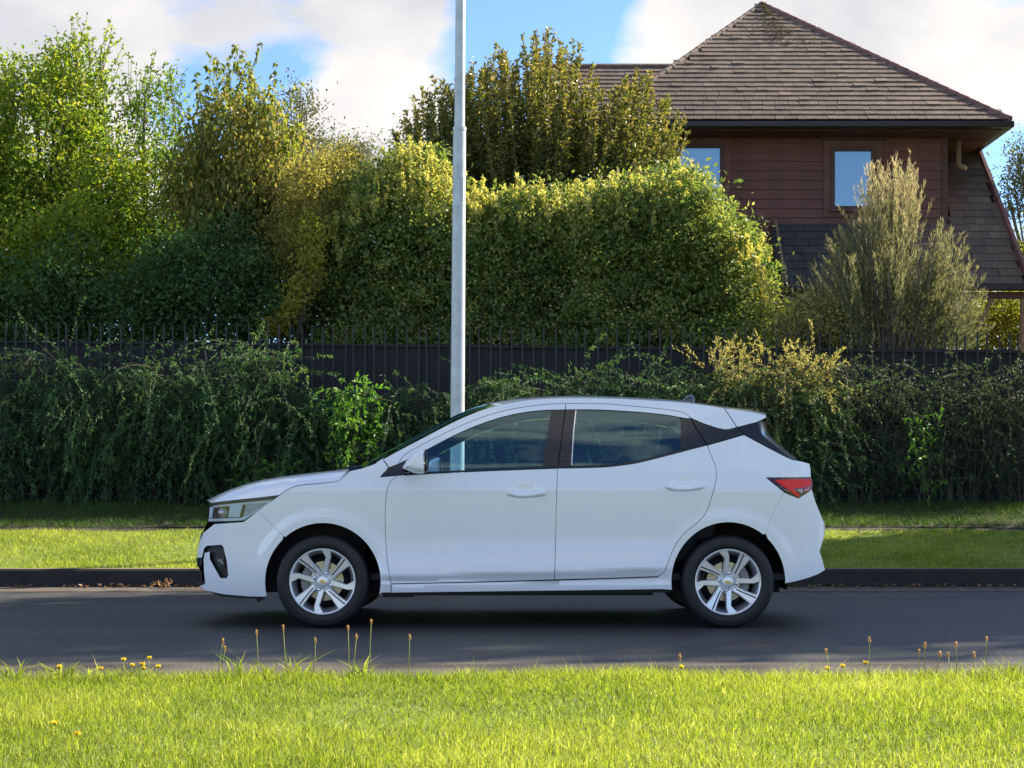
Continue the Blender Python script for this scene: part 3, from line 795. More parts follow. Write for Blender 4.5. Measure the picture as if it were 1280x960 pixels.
def shoot_tree():
    Y = 24.6
    root = empty('shoot_tree', (U(670, 430, Y)[0], Y, 1.4), 'upright olive tree of many leafy whippy shoots left of the house roof', 'tree')
    lv = Leaves(); mb = MB()
    xs = [470, 500, 540, 590, 640, 690, 715, 740, 775, 800, 835, 862]
    ys = [200, 145, 100, 78, 55, 34, 62, 108, 102, 82, 115, 172]
    hub = np.array(root.location) + np.array([0, 0, 1.2])
    mb.tube([np.array(root.location), hub], [0.13, 0.10], 8)
    for i in range(330):
        px = rng.uniform(474, 858)
        tp = np.interp(px, xs, ys) + abs(rng.normal(0, 26)) + (0 if i % 3 else rng.uniform(20, 120))
        py0 = rng.uniform(250, 330); px0 = px + (665 - px) * rng.uniform(0.08, 0.3) 
        if px > 760: py0 = rng.uniform(215, 260); 
        y0 = Y + rng.uniform(-1.3, 1.3)
        a, b = U(px0, py0, y0), U(px, tp, y0 + rng.normal(0, 0.2))
        if b[2] - a[2] < 0.4: continue
        L_ = np.linalg.norm(b - a)
        pts = whip(lv, mb, a, b - a, L_, int(92 * L_), 0.095, 0.038, 0.46, 0.22, -0.1, 0.012, 8, 0.62, 0.0, 0.15, 0.05, 0.35)
        if i % 4 == 0: mb.tube([hub, (hub + a) / 2 + np.array([0, 0, 0.1]), a], [0.04, 0.025, 0.012], 5, cap=False)
    bl = [pblob(*a) for a in ((570, 230, Y, 80, 75, 1.0), (680, 210, Y, 90, 80, 1.0), (780, 225, Y, 60, 50, 0.8), (640, 160, Y, 80, 65, 0.9), (560, 190, Y, 60, 60, 0.8))]
    clump_crown(lv, bl, 460, 26, 0.16, 0.10, 0.038, 0.3, 0.2, 0.3, 0.3)
    lv.build('crown', M['leaf_cherry'], root); mb.build('trunk', M['bark'], root, smooth=True)
shoot_tree()

def left_trees():
    Y = 23.2
    def twigs(px0, px1, tops, n, Yc, L_, lw, base, nl=34, ang=0.35, ln=(0.5, 1.2), droop=0.2):
        def ex(lv, mb):
            for i in range(n):
                px = rng.uniform(px0, px1); tp = np.interp(px, *tops)
                l_ = rng.uniform(*ln)
                p = U(px, tp + l_ * F / Yc * rng.uniform(0.8, 1.5), Yc + rng.uniform(-0.8, 0.8))
                whip(lv, mb, p, (rng.normal(0, ang), rng.normal(0, ang), 1), l_, int(nl * l_), L_, lw, base, 0.2, 0.0, 0.008, 6, 1.0, 0.05, droop)
        return ex
    tree('broadleaf_tree', 'lime green bushy tree with sunlit yellowish top at the far left', 'tree',
         [pblob(*a) for a in ((-70, 190, Y, 100, 140, 1.4), (45, 185, Y, 80, 115, 1.3), (90, 130, Y, 42, 70, 0.8), (30, 280, Y, 110, 90, 1.4), (125, 240, Y, 50, 80, 1.0), (20, 350, Y - 1.2, 120, 80, 1.0), (95, 320, Y - 1.2, 60, 70, 0.8))],
         (U(40, 430, Y)[0], Y, 1.5), (U(55, 120, Y)[0], Y, 6.6), 0.12, 1750, 36, 0.17, 0.075, 0.052, M['leaf_lime'], M['bark_grey'], 0.55, 0.22, 0.4,
         extra=twigs(-40, 135, ([-60, 20, 60, 100, 118, 140], [75, 62, 55, 25, 12, 90]), 90, Y, 0.07, 0.045, 0.6), rb=0.025, nb=34)
    Y = 24.2
    tree('slender_tree', 'sparse slender tree with thin airy top twigs, second tree from the left', 'tree',
         [pblob(*a) for a in ((170, 250, Y, 55, 85, 1.0), (195, 160, Y, 34, 70, 0.7), (230, 260, Y, 40, 80, 0.8), (150, 330, Y, 70, 60, 1.0), (190, 360, Y - 1.2, 70, 70, 0.9))],
         (U(180, 430, Y)[0], Y, 1.5), (U(190, 90, Y)[0], Y, 7.2), 0.09, 700, 27, 0.16, 0.07, 0.044, M['leaf_lime'], M['bark_grey'], 0.36, 0.22, 0.3,
         extra=twigs(135, 228, ([130, 170, 190, 215, 230], [110, 75, 62, 58, 130]), 46, Y, 0.062, 0.04, 0.4, 24), rb=0.02, nb=26)
    Y = 22.8
    tree('bronze_tree', 'autumn tree with hanging bronze and orange leaves left of the lamp pole', 'tree',
         [pblob(*a) for a in ((300, 190, Y, 62, 72, 0.9), (256, 240, Y, 50, 70, 0.9), (348, 225, Y, 50, 74, 0.9), (310, 290, Y, 66, 60, 1.0))],
         (U(310, 430, Y)[0], Y, 1.5), (U(305, 110, Y)[0], Y, 6.6), 0.08, 620, 25, 0.17, 0.085, 0.055, M['leaf_autumn'], M['bark_grey'], 0.46, 0.27, 0.3, droop=0.7,
         extra=twigs(240, 345, ([236, 262, 300, 330, 350], [130, 85, 62, 62, 150]), 44, Y, 0.105, 0.06, 0.3, 30, 0.28, (0.6, 1.4), 0.8), rb=0.02, nb=30)
    Y = 27.5
    tree('pale_tree', 'thin pale green tree behind the bronze leaved tree', 'tree',
         [pblob(*a) for a in ((372, 150, Y, 26, 38, 0.8), (385, 230, Y, 40, 70, 1.0), (350, 200, Y, 26, 50, 0.8))],
         (U(375, 430, Y)[0], Y, 1.5), (U(372, 140, Y)[0], Y, 8.0), 0.08, 300, 22, 0.17, 0.075, 0.04, M['leaf_far'], M['bark_grey'], 0.45, 0.2, 0.2, nb=26)
    Y = 48.0
    tree('open_tree', 'distant grey-green tree with bare spreading twigs between bronze tree and shrub', 'tree',
         [pblob(*a) for a in ((430, 200, Y, 30, 26, 1.6), (405, 215, Y, 22, 28, 1.4), (455, 190, Y, 14, 20, 1.0), (425, 270, Y, 50, 60, 2.0))],
         (U(425, 440, Y)[0], Y, 1.5), (U(428, 195, Y)[0], Y, 11.2), 0.16, 420, 22, 0.30, 0.12, 0.06, M['leaf_far'], M['bark_grey'], 0.4, 0.2, 0.3, nb=50, rb=0.05)
    Y = 21.6
    tree('golden_shrub', 'golden fine-leaved shrub lit from behind at the left end of the rounded shrub', 'shrub',
         [pblob(*a) for a in ((392, 255, Y, 40, 62, 0.8), (372, 330, Y, 34, 60, 0.7), (352, 395, Y, 24, 34, 0.5), (430, 225, Y + 0.8, 34, 40, 0.7))],
         (U(380, 430, Y)[0], Y, 1.4), (U(385, 260, Y)[0], Y, 4.6), 0.05, 520, 34, 0.13, 0.055, 0.03, M['leaf_gold'], M['bark_grey'], 0.3, 0.22, 0.3, nb=22)
    Y = 20.7
    tree('sunlit_leaf_sprig', 'thin sprig of leaves coloured bright yellow as if sunlit behind the fence left of the rounded shrub', 'shrub',
         [pblob(*a) for a in ((384, 330, Y, 12, 46, 0.25), (368, 372, Y, 14, 28, 0.25), (346, 404, Y, 18, 16, 0.25), (392, 290, Y, 10, 24, 0.2))],
         (U(350, 440, Y)[0], Y, 1.3), (U(384, 330, Y)[0], Y, 3.9), 0.012, 90, 24, 0.08, 0.075, 0.042, M['leaf_yellow'], M['bark'], 0.9, 0.15, 0.1, nb=10, rb=0.005)  # leaf colour brightened in place of sun falling on the sprig
    Y = 21.3
    for (nm, lab, bl, px, k_) in (
        ('dark_shrub', 'dark leafy shrub behind the fence under the lime green tree at the far left', ((-40, 400, Y, 80, 70, 0.9), (40, 395, Y, 65, 80, 0.9), (90, 360, Y, 45, 70, 0.8)), 30, 520),
        ('dark_shrub', 'dark leafy shrub filling the gap behind the lime green tree at the far left', ((20, 340, Y + 3.5, 90, 100, 0.9), (120, 340, Y + 3.5, 80, 100, 0.9), (215, 340, Y + 3.5, 70, 90, 0.9)), 110, 1000),
        ('dark_shrub', 'dark leafy shrub behind the fence between bronze tree and rounded shrub', ((350, 340, Y + 2.4, 45, 90, 0.9), (400, 380, Y + 2.4, 50, 60, 0.9), (410, 300, Y + 2.8, 40, 70, 0.8)), 370, 560),
        ('dark_shrub', 'dark leafy shrub behind the fence under the slender tree', ((165, 400, Y, 60, 65, 0.9), (205, 370, Y, 40, 75, 0.8)), 175, 320),
        ('dark_shrub', 'dark leafy shrub behind the fence under the bronze tree', ((265, 385, Y, 60, 80, 0.9), (322, 385, Y, 50, 85, 0.8), (240, 350, Y, 34, 70, 0.8), (290, 320, Y + 0.8, 50, 60, 0.7)), 275, 620)):
        tree(nm, lab, 'shrub', [pblob(*a) for a in bl], (U(px, 430, Y)[0], Y, 1.3), (U(px, 330, Y)[0], Y, 3.6), 0.06, k_, 27, 0.15, 0.07, 0.045,
             M['leaf_dark'], M['bark'], 0.5, 0.25, 0.4, group=None, nb=18)
left_trees()

def feather_bush():
    Y = 21.4
    b = U(1112, 438, Y)
    root = empty('feathery_shrub', (b[0], Y, 1.3), 'tall feathery grey-green shrub with pinkish plumes in front of the right window', 'shrub')
    lv = Leaves(); mb = MB()
    xs = [985, 1010, 1035, 1050, 1065, 1080, 1098, 1110, 1125, 1145, 1165, 1182, 1200, 1218, 1235]
    ys = [350, 330, 290, 265, 262, 235, 190, 215, 200, 205, 205, 232, 300, 335, 360]
    plumes = []
    for i in range(44):
        px = np.clip(rng.normal(1110, 58), 992, 1228)
        plumes.append((px, np.interp(px, xs, ys) + (abs(rng.normal(0, 20)) if i % 3 else rng.uniform(20, 130)), rng.normal(0, 0.42)))
    for i in range(14):
        px = rng.uniform(1004, 1062) if i % 2 else rng.uniform(1190, 1232)
        plumes.append((px, np.interp(px, xs, ys) + rng.uniform(0, 60), rng.normal(-0.15, 0.4)))
    for px, tp, dy in plumes:
        for j in range(13):
            tp2 = tp + abs(rng.normal(0, 36)) - (14 if j < 2 else 0) ; px2 = px + rng.normal(0, 8) + (px - 1112) * -0.0012 * (tp2 - tp)
            x0 = 1112 + (px2 - 1112) * rng.uniform(0.45, 0.8)
            y0 = min(tp2 + rng.uniform(50, 115), 440)
            a, e = U(x0 + rng.normal(0, 3), y0, Y + dy * 0.8 + rng.normal(0, 0.05)), U(px2, tp2, Y + dy + rng.normal(0, 0.04))
            L_ = max(np.linalg.norm(e - a), 0.3)
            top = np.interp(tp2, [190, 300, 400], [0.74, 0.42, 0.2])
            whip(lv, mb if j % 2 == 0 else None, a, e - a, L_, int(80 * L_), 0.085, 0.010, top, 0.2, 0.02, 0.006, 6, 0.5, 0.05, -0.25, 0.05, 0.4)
    for i in range(90):
        a = np.array([b[0] + rng.normal(0, 0.25), Y + rng.normal(0, 0.2), 1.5]); e = U(np.clip(rng.normal(1115, 42), 1020, 1215), rng.uniform(270, 380), Y + rng.normal(0, 0.35))
        mb.tube([a, (a + e) / 2 + rng.normal(0, 0.05, 3), e], [0.016, 0.011, 0.005], 4, cap=False)
    bl = [pblob(*a) for a in ((1110, 405, Y, 66, 40, 0.6), (1090, 385, Y, 36, 40, 0.5), (1160, 400, Y, 50, 40, 0.5))]
    C, d = blob_points(bl, 230, 0.2)
    for c in C:
        whip(lv, None, c, (rng.normal(0, 0.8), rng.normal(-0.2, 0.5), rng.uniform(-0.1, 0.9)), rng.uniform(0.3, 0.7), 40, 0.06, 0.010, 0.28, 0.2, 0.3, 0.005, 5, 0.6)
    lv.build('crown', M['leaf_feather'], root); mb.build('trunk', M['bark_grey'], root)
feather_bush()

def right_planting():
    Y = 20.9
    tree('low_shrub', 'low yellowish shrub behind the fence left of the feathery shrub', 'shrub',
         [pblob(*a) for a in ((1012, 392, Y, 32, 34, 0.4), (1040, 405, Y, 24, 28, 0.4), (985, 410, Y, 20, 24, 0.35))],
         (U(1012, 440, Y)[0], Y, 1.3), (U(1012, 380, Y)[0], Y, 3.1), 0.03, 170, 26, 0.10, 0.05, 0.024, M['leaf_tan'], M['bark'], 0.6, 0.25, 0.3, nb=12, rb=0.008)
    Y = 31.0
    tree('yellow_tree', 'sunlit yellow-green tree seen under the eave at the right edge', 'tree',
         [pblob(*a) for a in ((1240, 400, Y, 45, 40, 1.0), (1290, 400, Y, 50, 45, 1.2), (1215, 420, Y, 30, 30, 0.8))],
         (U(1260, 440, Y)[0], Y, 1.5), (U(1260, 380, Y)[0], Y, 4.6), 0.07, 420, 26, 0.20, 0.085, 0.05, M['leaf_yellow'], M['bark_grey'], 0.4, 0.25, 0.2)
    Y = 38.0
    tree('yellow_tree', 'sunlit yellow-green tree top peeping past the lower roof edge', 'tree',
         [pblob(*a) for a in ((1305, 345, Y, 45, 60, 1.6), (1345, 340, Y, 50, 60, 1.6))],
         (U(1320, 440, Y)[0], Y, 1.5), (U(1320, 330, Y)[0], Y, 6.0), 0.1, 320, 26, 0.26, 0.10, 0.06, M['leaf_yellow'], M['bark_grey'], 0.35, 0.25, 0.2)
    Y = 60.0
    tree('open_tree', 'distant hazy grey-green tree at the right edge beside the roof', 'tree',
         [pblob(*a) for a in ((1285, 195, Y, 26, 26, 1.5), (1290, 240, Y, 32, 40, 1.8), (1320, 215, Y, 40, 50, 2.0))],
         (U(1300, 440, Y)[0], Y, 1.5), (U(1296, 190, Y)[0], Y, 14.0), 0.22, 340, 24, 0.42, 0.16, 0.09, M['leaf_far'], M['bark_grey'], 0.5, 0.2, 0.2, nb=40, rb=0.06)
    # a row of tall trees carries on along the bank past the right edge of the frame and shades the road
    for (x, y, top, lab) in ((12.4, 19.2, 14.5, 'tall leafy tree beyond the right edge, nearest of the row shading the road'), (15.8, 19.6, 16.0, 'tall leafy tree beyond the right edge, middle of the row shading the road'),
                        (19.2, 19.0, 14.8, 'tall leafy tree beyond the right edge, farthest of the row shading the road')):
        tree('tall_tree', lab, 'tree', [(x, y, top * 0.70, 2.0, 1.6, top * 0.30), (x - 1.0, y, top * 0.62, 1.5, 1.4, top * 0.22), (x + 1.3, y, top * 0.64, 1.5, 1.4, top * 0.22)],
             (x, y, 0.75), (x, y, top * 0.9), 0.2, 900, 15, 0.40, 0.26, 0.19, M['leaf_dark'], M['bark'], 0.5, 0.2, 0.15, nb=30, rb=0.05)
    x, y = 14.5, 29.2
    tree('garden_tree', 'tall garden tree beyond the right edge, shading the lower rounded shrub', 'tree', [(x, y, 8.2, 1.4, 1.4, 4.0)],
         (x, y, 1.5), (x, y, 13), 0.2, 620, 18, 0.36, 0.24, 0.17, M['leaf_dark'], M['bark'], 0.5, 0.2, 0.15, nb=30, rb=0.05)
    # a verge tree past the right edge of the frame: its shade dapples the right verge
    tree('verge_tree', 'small broadleaf tree on the bank to the right, dappling the verge with shade', 'tree',
         [(9.4, 18.2, 3.9, 1.4, 1.0, 1.0), (10.6, 18.6, 4.3, 1.2, 1.0, 0.9), (8.7, 18.4, 3.3, 0.8, 0.7, 0.6)],
         (9.6, 18.3, 0.68), (9.6, 18.3, 4.4), 0.08, 300, 30, 0.18, 0.085, 0.055, M['leaf_dark'], M['bark'], 0.5, 0.2, 0.2)
right_planting()

# ------------------------------------------------------------------ the planted bank in front of the fence
def arching_shrub(pxc, top, hw, nb, mat, label, base=0.45, Y=19.0, L=0.062, Wd=0.019, lift=0.0, zlo=0.08, name='arching_shrub', lmin=0.45, lmax=1.6, tipgrad=0.15, nl=52, spreadx=0.6, straight=0.5):
    c = U(pxc, top, Y); g = 0.72; s = Y / F
    root = empty(name, (c[0], Y, g), label, 'shrub')
    lv = Leaves(); mb = MB()
    for i in range(nb):
        u = rng.uniform(-1, 1)
        zt = g + (c[2] - g) * (1 - 0.18 * u * u)
        z0 = g + (zt - g) * (rng.uniform(zlo, 0.97) ** 0.8)
        x0 = c[0] + u * hw * s; y0 = Y + rng.uniform(-0.35, 0.3)
        l_ = rng.uniform(lmin, lmax) * (0.75 if z0 < g + 0.5 else 1)
        dn = (rng.normal(0, spreadx), -rng.uniform(0.15, 1.0), rng.uniform(-0.25, 0.42) + lift)
        gv = rng.uniform(1.2, 2.8)
        if rng.random() < straight:
            l_ *= 0.62; gv = rng.uniform(0.0, 0.7); dn = (rng.normal(0, spreadx * 1.3), -rng.uniform(0.1, 0.8), rng.uniform(-0.35, 0.5) + lift)
        whip(lv, mb if i % 2 == 0 else None, (x0, y0, z0), dn, l_, int(nl * l_), L * rng.uniform(0.75, 1.2), Wd, base + rng.normal(0, 0.17), 0.11, gv, 0.006, 8, rng.uniform(0.5, 0.85), 0.05, rng.uniform(0.0, 0.35), 0.12, tipgrad)
    sc_ = min(1.0, hw / 60)
    for i in range(10 if hw > 30 else 4):
        x0 = c[0] + rng.uniform(-0.5, 0.5) * hw * s
        mb.tube([(x0, Y, g - 0.05), (x0 + rng.normal(0, 0.1), Y - 0.05, g + (c[2] - g) * 0.5), (x0 + rng.normal(0, 0.25), Y + rng.normal(0, 0.1), c[2] - 0.15)], [0.02 * sc_, 0.014 * sc_, 0.006 * sc_], 5, cap=False)
    lv.build('foliage', mat, root); mb.build('stems', M['bark'], root)
    return root
H_ = M['leaf_hedge']
for (px, top, hw, nb, lab, bs) in (
    (-75, 445, 80, 330, 'arching dark green shrub at the far left end of the hedge', 0.42),
    (55, 432, 85, 400, 'arching dark green shrub with a high mounded top, leftmost full mound of the hedge', 0.45),
    (185, 452, 70, 400, 'arching shrub with a pale sprig on its top, second mound of the hedge', 0.5),
    (310, 424, 75, 420, 'tall arching shrub reaching the fence top above the car bonnet', 0.5),
    (395, 496, 52, 330, 'low arching shrub behind the car bonnet under the bare stretch of fence', 0.42),
    (525, 480, 60, 340, 'low arching shrub behind the lamp pole', 0.40),
    (630, 468, 65, 340, 'arching shrub behind the front of the car roof', 0.42),
    (740, 462, 65, 340, 'arching shrub behind the middle of the car roof', 0.42),
    (845, 452, 60, 330, 'arching shrub behind the back of the car roof', 0.45),
    (1050, 440, 80, 400, 'twiggy dark arching shrub to the right of the pale tipped shrub', 0.38),
    (1180, 454, 75, 400, 'loose dark shrub with grey stems near the right end of the hedge', 0.34),
    (1290, 448, 75, 420, 'dark shrub at the right end of the hedge', 0.32)):
    if px > 1000: arching_shrub(px, top, hw, nb, M['leaf_dull'], lab, bs + 0.06, L=0.05, Wd=0.013, straight=0.75, nl=46, lmax=1.2)
    else: arching_shrub(px, top, hw, nb, H_, lab, bs)
arching_shrub(955, 456, 78, 300, M['leaf_tan'], 'shrub with pale golden sunlit tips rising above the fence behind the car boot', 0.42, 18.9, 0.05, 0.014, 0.25, name='pale_tipped_shrub', tipgrad=0.5, zlo=0.66, lmax=1.0)
arching_shrub(948, 478, 80, 360, H_, 'dark green arching shrub below the pale tipped shrub behind the car boot', 0.42, 18.8)
def sprigs():
    """upright pale tips of that shrub"""
    Y = 18.9; c = U(960, 440, Y)
    root = bpy.data.objects['pale_tipped_shrub']
    lv = Leaves(); mb = MB()
    for i in range(70):
        px = rng.uniform(882, 1040); py = rng.uniform(452, 490)
        a = U(px, py, Y + rng.uniform(-0.2, 0.3))
        whip(lv, mb, a, (rng.normal(0, 0.7), rng.normal(-0.2, 0.4), 1.0), rng.uniform(0.25, 0.6), 42, 0.055, 0.012, 0.75, 0.18, 0.3, 0.006, 6, 0.6)
    lv.build('pale_tips', M['leaf_tan'], root); mb.build('tip_stems', M['bark'], root)
sprigs()
arching_shrub(445, 472, 22, 64, M['leaf_bright'], 'fresh bright green arching plant standing out of the hedge above the bonnet', 0.55, 18.35, 0.08, 0.03, 0.35, zlo=0.3, name='bright_green_plant', lmax=0.65, nl=38)
arching_shrub(1152, 515, 16, 46, M['leaf_bright'], 'narrow fresh green sprig hanging in the dark hedge right of the car', 0.25, 18.4, 0.06, 0.02, 0.2, zlo=0.1, name='green_sprig', lmin=0.3, lmax=0.55, nl=46, spreadx=0.35)
arching_shrub(350, 575, 30, 40, M['leaf_bright'], 'small broad-leaved green plant at the foot of the hedge above the bonnet', 0.1, 18.4, 0.10, 0.05, 0.3, zlo=0.3, name='broad_leaved_plant', lmin=0.3, lmax=0.6, nl=18)

# ------------------------------------------------------------------ the car
YC = 10.38
def pchip(xk, yk):
    x = np.array(xk, float); y = np.array(yk, float); h = np.diff(x); d = np.diff(y) / h
    m = np.zeros(len(x)); m[0] = d[0]; m[-1] = d[-1]
    for i in range(1, len(x) - 1):
        if d[i - 1] * d[i] > 0:
            w1 = 2 * h[i] + h[i - 1]; w2 = h[i] + 2 * h[i - 1]
            m[i] = (w1 + w2) / (w1 / d[i - 1] + w2 / d[i])
    def f(q):
        q = np.clip(np.asarray(q, float), x[0], x[-1])
        i = np.clip(np.searchsorted(x, q, side='right') - 1, 0, len(x) - 2)
        t = (q - x[i]) / h[i]
        return ((1 + 2 * t) * (1 - t) ** 2 * y[i] + t * (1 - t) ** 2 * h[i] * m[i] + t * t * (3 - 2 * t) * y[i + 1] + t * t * (t - 1) * h[i] * m[i + 1])
    return f
planW = pchip([-2.10, -2.04, -1.98, -1.90, -1.78, -1.62, -1.40, -1.0, -0.4, 0.3, 1.0, 1.4, 1.65, 1.82, 1.93, 2.0, 2.06, 2.12],
              [0.46, 0.545, 0.615, 0.69, 0.76, 0.812, 0.848, 0.866, 0.874, 0.876, 0.874, 0.862, 0.838, 0.795, 0.735, 0.675, 0.60, 0.52])
profW = pchip([0.10, 0.18, 0.25, 0.32, 0.42, 0.56, 0.70, 0.82, 0.87, 0.91, 0.96, 1.02, 1.10, 1.25, 1.40, 1.46, 1.52, 1.58],
              [0.055, 0.038, 0.020, 0.011, 0.008, 0.007, 0.003, 0.0, 0.002, 0.011, 0.027, 0.05, 0.088, 0.162, 0.25, 0.30, 0.365, 0.44])
SC = 9.52 / F          # metres per photograph pixel at the near flank
def XZ(px, py): return (np.asarray(px) - 640.0) * SC, HCAM + (615.0 - np.asarray(py)) * SC
AX = [(-1.195, 0.295), (1.362, 0.292)]      # axle centres (x,z)
def Wf(X, Z):
    X = np.asarray(X, float); Z = np.asarray(Z, float)
    w = planW(X) - profW(Z)
    # wheel arch flares
    for ax, az in AX:
        r = np.hypot(X - ax, Z - az)
        w = w + 0.0045 * (1 - np.clip((r - 0.395) / 0.085, 0, 1) ** 2 * (3 - 2 * np.clip((r - 0.395) / 0.085, 0, 1)))
    # lower door crease: face turns under below it, slight swell above
    zc = HCAM + (615 - (720.5 - (X + 0.80) * 5.6)) * SC
    dm = np.clip((X + 0.86) / 0.08, 0, 1) * np.clip((1.02 - X) / 0.12, 0, 1)
    t = np.clip((zc - Z) / 0.06, 0, 1)
    w = w - dm * 0.036 * t + dm * 0.026 * np.exp(-((Z - zc) / 0.11) ** 2) * (Z > zc) + dm * 0.026 * (Z <= zc)
    sill = np.clip((HCAM + (615 - 727.0) * SC - Z) / 0.02, 0, 1)
    w = w + dm * sill * 0.028
    # shoulder line
    w = w + 0.004 * np.exp(-((Z - 0.885) / 0.035) ** 2)
    # handle cups
    for hx, hy in ((657, 612), (856, 604)):
        cx, cz = XZ(hx, hy)
        w = w - 0.020 * np.exp(-((X - cx) / 0.075) ** 4 - ((Z - cz) / 0.032) ** 2)
    # bumper corner crease at the back
    return w
def P2(px, py, off=0.0):
    """photograph pixels on the near flank -> points"""
    px = np.asarray(px, float); py = np.asarray(py, float)
    w = np.full(px.shape, 0.8)
    for i in range(40):
        Y = YC - w
        X = (px - 640) * Y / F; Z = HCAM + (615 - py) * Y / F
        w = w * 0.6 + 0.4 * Wf(X, Z)
    Y = YC - w - off
    X = (px - 640) * (YC - w) / F; Z = HCAM + (615 - py) * (YC - w) / F
    return np.stack([X, Y, Z], -1)
def nrm_at(P):
    e = 0.004
    dx = (Wf(P[:, 0] + e, P[:, 2]) - Wf(P[:, 0] - e, P[:, 2])) / (2 * e)
    dz = (Wf(P[:, 0], P[:, 2] + e) - Wf(P[:, 0], P[:, 2] - e)) / (2 * e)
    return unit(np.stack([-dx, -np.ones(len(P)), -dz], 1))
def sp(pts, n=5, closed=False):
    """smooth curve through the points"""
    p = np.array(pts, float); out = []
    N = len(p)
    for i in range(N if closed else N - 1):
        p0 = p[(i - 1) % N] if (closed or i > 0) else 2 * p[0] - p[1]
        p1 = p[i]; p2 = p[(i + 1) % N]
        p3 = p[(i + 2) % N] if (closed or i + 2 < N) else 2 * p[-1] - p[-2]
        for t in np.linspace(0, 1, n, endpoint=False):
            out.append(tuple(0.5 * ((2 * p1) + (-p0 + p2) * t + (2 * p0 - 5 * p1 + 4 * p2 - p3) * t * t + (-p0 + 3 * p1 - 3 * p2 + p3) * t ** 3)))
    if not closed: out.append(tuple(p[-1]))
    return out
def arc(cx, cy, rx, ry, a0, a1, n=40):
    return [(cx + rx * math.cos(math.radians(a)), cy - ry * math.sin(math.radians(a))) for a in np.linspace(a0, a1, n)]
def dense(poly, step):
    q = []
    n = len(poly)
    for i in range(n):
        a = np.array(poly[i], float); b = np.array(poly[(i + 1) % n], float)
        m = max(1, int(np.ceil(np.linalg.norm(b - a) / step)))
        for k_ in range(m): q.append(a + (b - a) * k_ / m)
    q = np.array(q)
    keep = np.linalg.norm(q - np.roll(q, 1, 0), axis=1) > 1e-3
    return q[keep]
def area(p): return 0.5 * np.sum(p[:, 0] * np.roll(p[:, 1], -1) - np.roll(p[:, 0], -1) * p[:, 1])
def inset(p, d):
    if area(p) < 0: p = p[::-1]
    t = unit(np.roll(p, -1, 0) - np.roll(p, 1, 0))
    n = np.stack([-t[:, 1], t[:, 0]], 1)      # inward for positive area
    return p + n * d
def inside(poly, pts):
    x, y = pts[:, 0], pts[:, 1]; c = np.zeros(len(pts), bool); j = len(poly) - 1
    for i in range(len(poly)):
        xi, yi = poly[i]; xj, yj = poly[j]
        with np.errstate(divide='ignore', invalid='ignore'):
            c ^= ((yi > y) != (yj > y)) & (x < (xj - xi) * (y - yi) / (yj - yi) + xi)
        j = i
    return c
def bdist(poly, pts):
    a = poly; b = np.roll(poly, -1, 0); d = np.full(len(pts), 1e9)
    for i in range(len(a)):
        ab = b[i] - a[i]; t = np.clip(((pts - a[i]) @ ab) / max(ab @ ab, 1e-9), 0, 1)
        d = np.minimum(d, np.linalg.norm(pts - (a[i] + t[:, None] * ab), axis=1))
    return d
def tri(poly, step):
    """triangulate a polygon with a grid of inner points"""
    p = poly
    x0, y0 = p.min(0); x1, y1 = p.max(0)
    gx, gy = np.meshgrid(np.arange(x0, x1, step), np.arange(y0, y1, step))
    g = np.stack([gx.ravel(), gy.ravel()], 1)
    g = g[inside(p, g)]
    if len(g): g = g[bdist(p, g) > step * 0.55]
    pts = np.concatenate([p, g]) if len(g) else p
    n = len(p)
    r = delaunay_2d_cdt([Vector(q) for q in pts], [], [list(range(n))], 1, 1e-5)
    co = np.array([list(v) for v in r[0]])
    fs = np.array([f for f in r[2] if len(f) == 3])
    # orig mapping keeps the boundary: find it again
    bi = [None] * n
    for k_, ov in enumerate(r[3]):
        for o_ in ov:
            if o_ < n: bi[o_] = k_
    return co, fs, [b for b in bi if b is not None]
CAR = empty('hatchback_car', (0.0, YC, 0.0), 'white five-door hatchback car with silver alloy wheels parked side-on at the kerb', 'car')
def mirror(V, N=None):
    V2 = V.copy(); V2[:, 1] = 2 * YC - V2[:, 1]
    if N is None: return V2
    N2 = N.copy(); N2[:, 1] = -N2[:, 1]
    return V2, N2
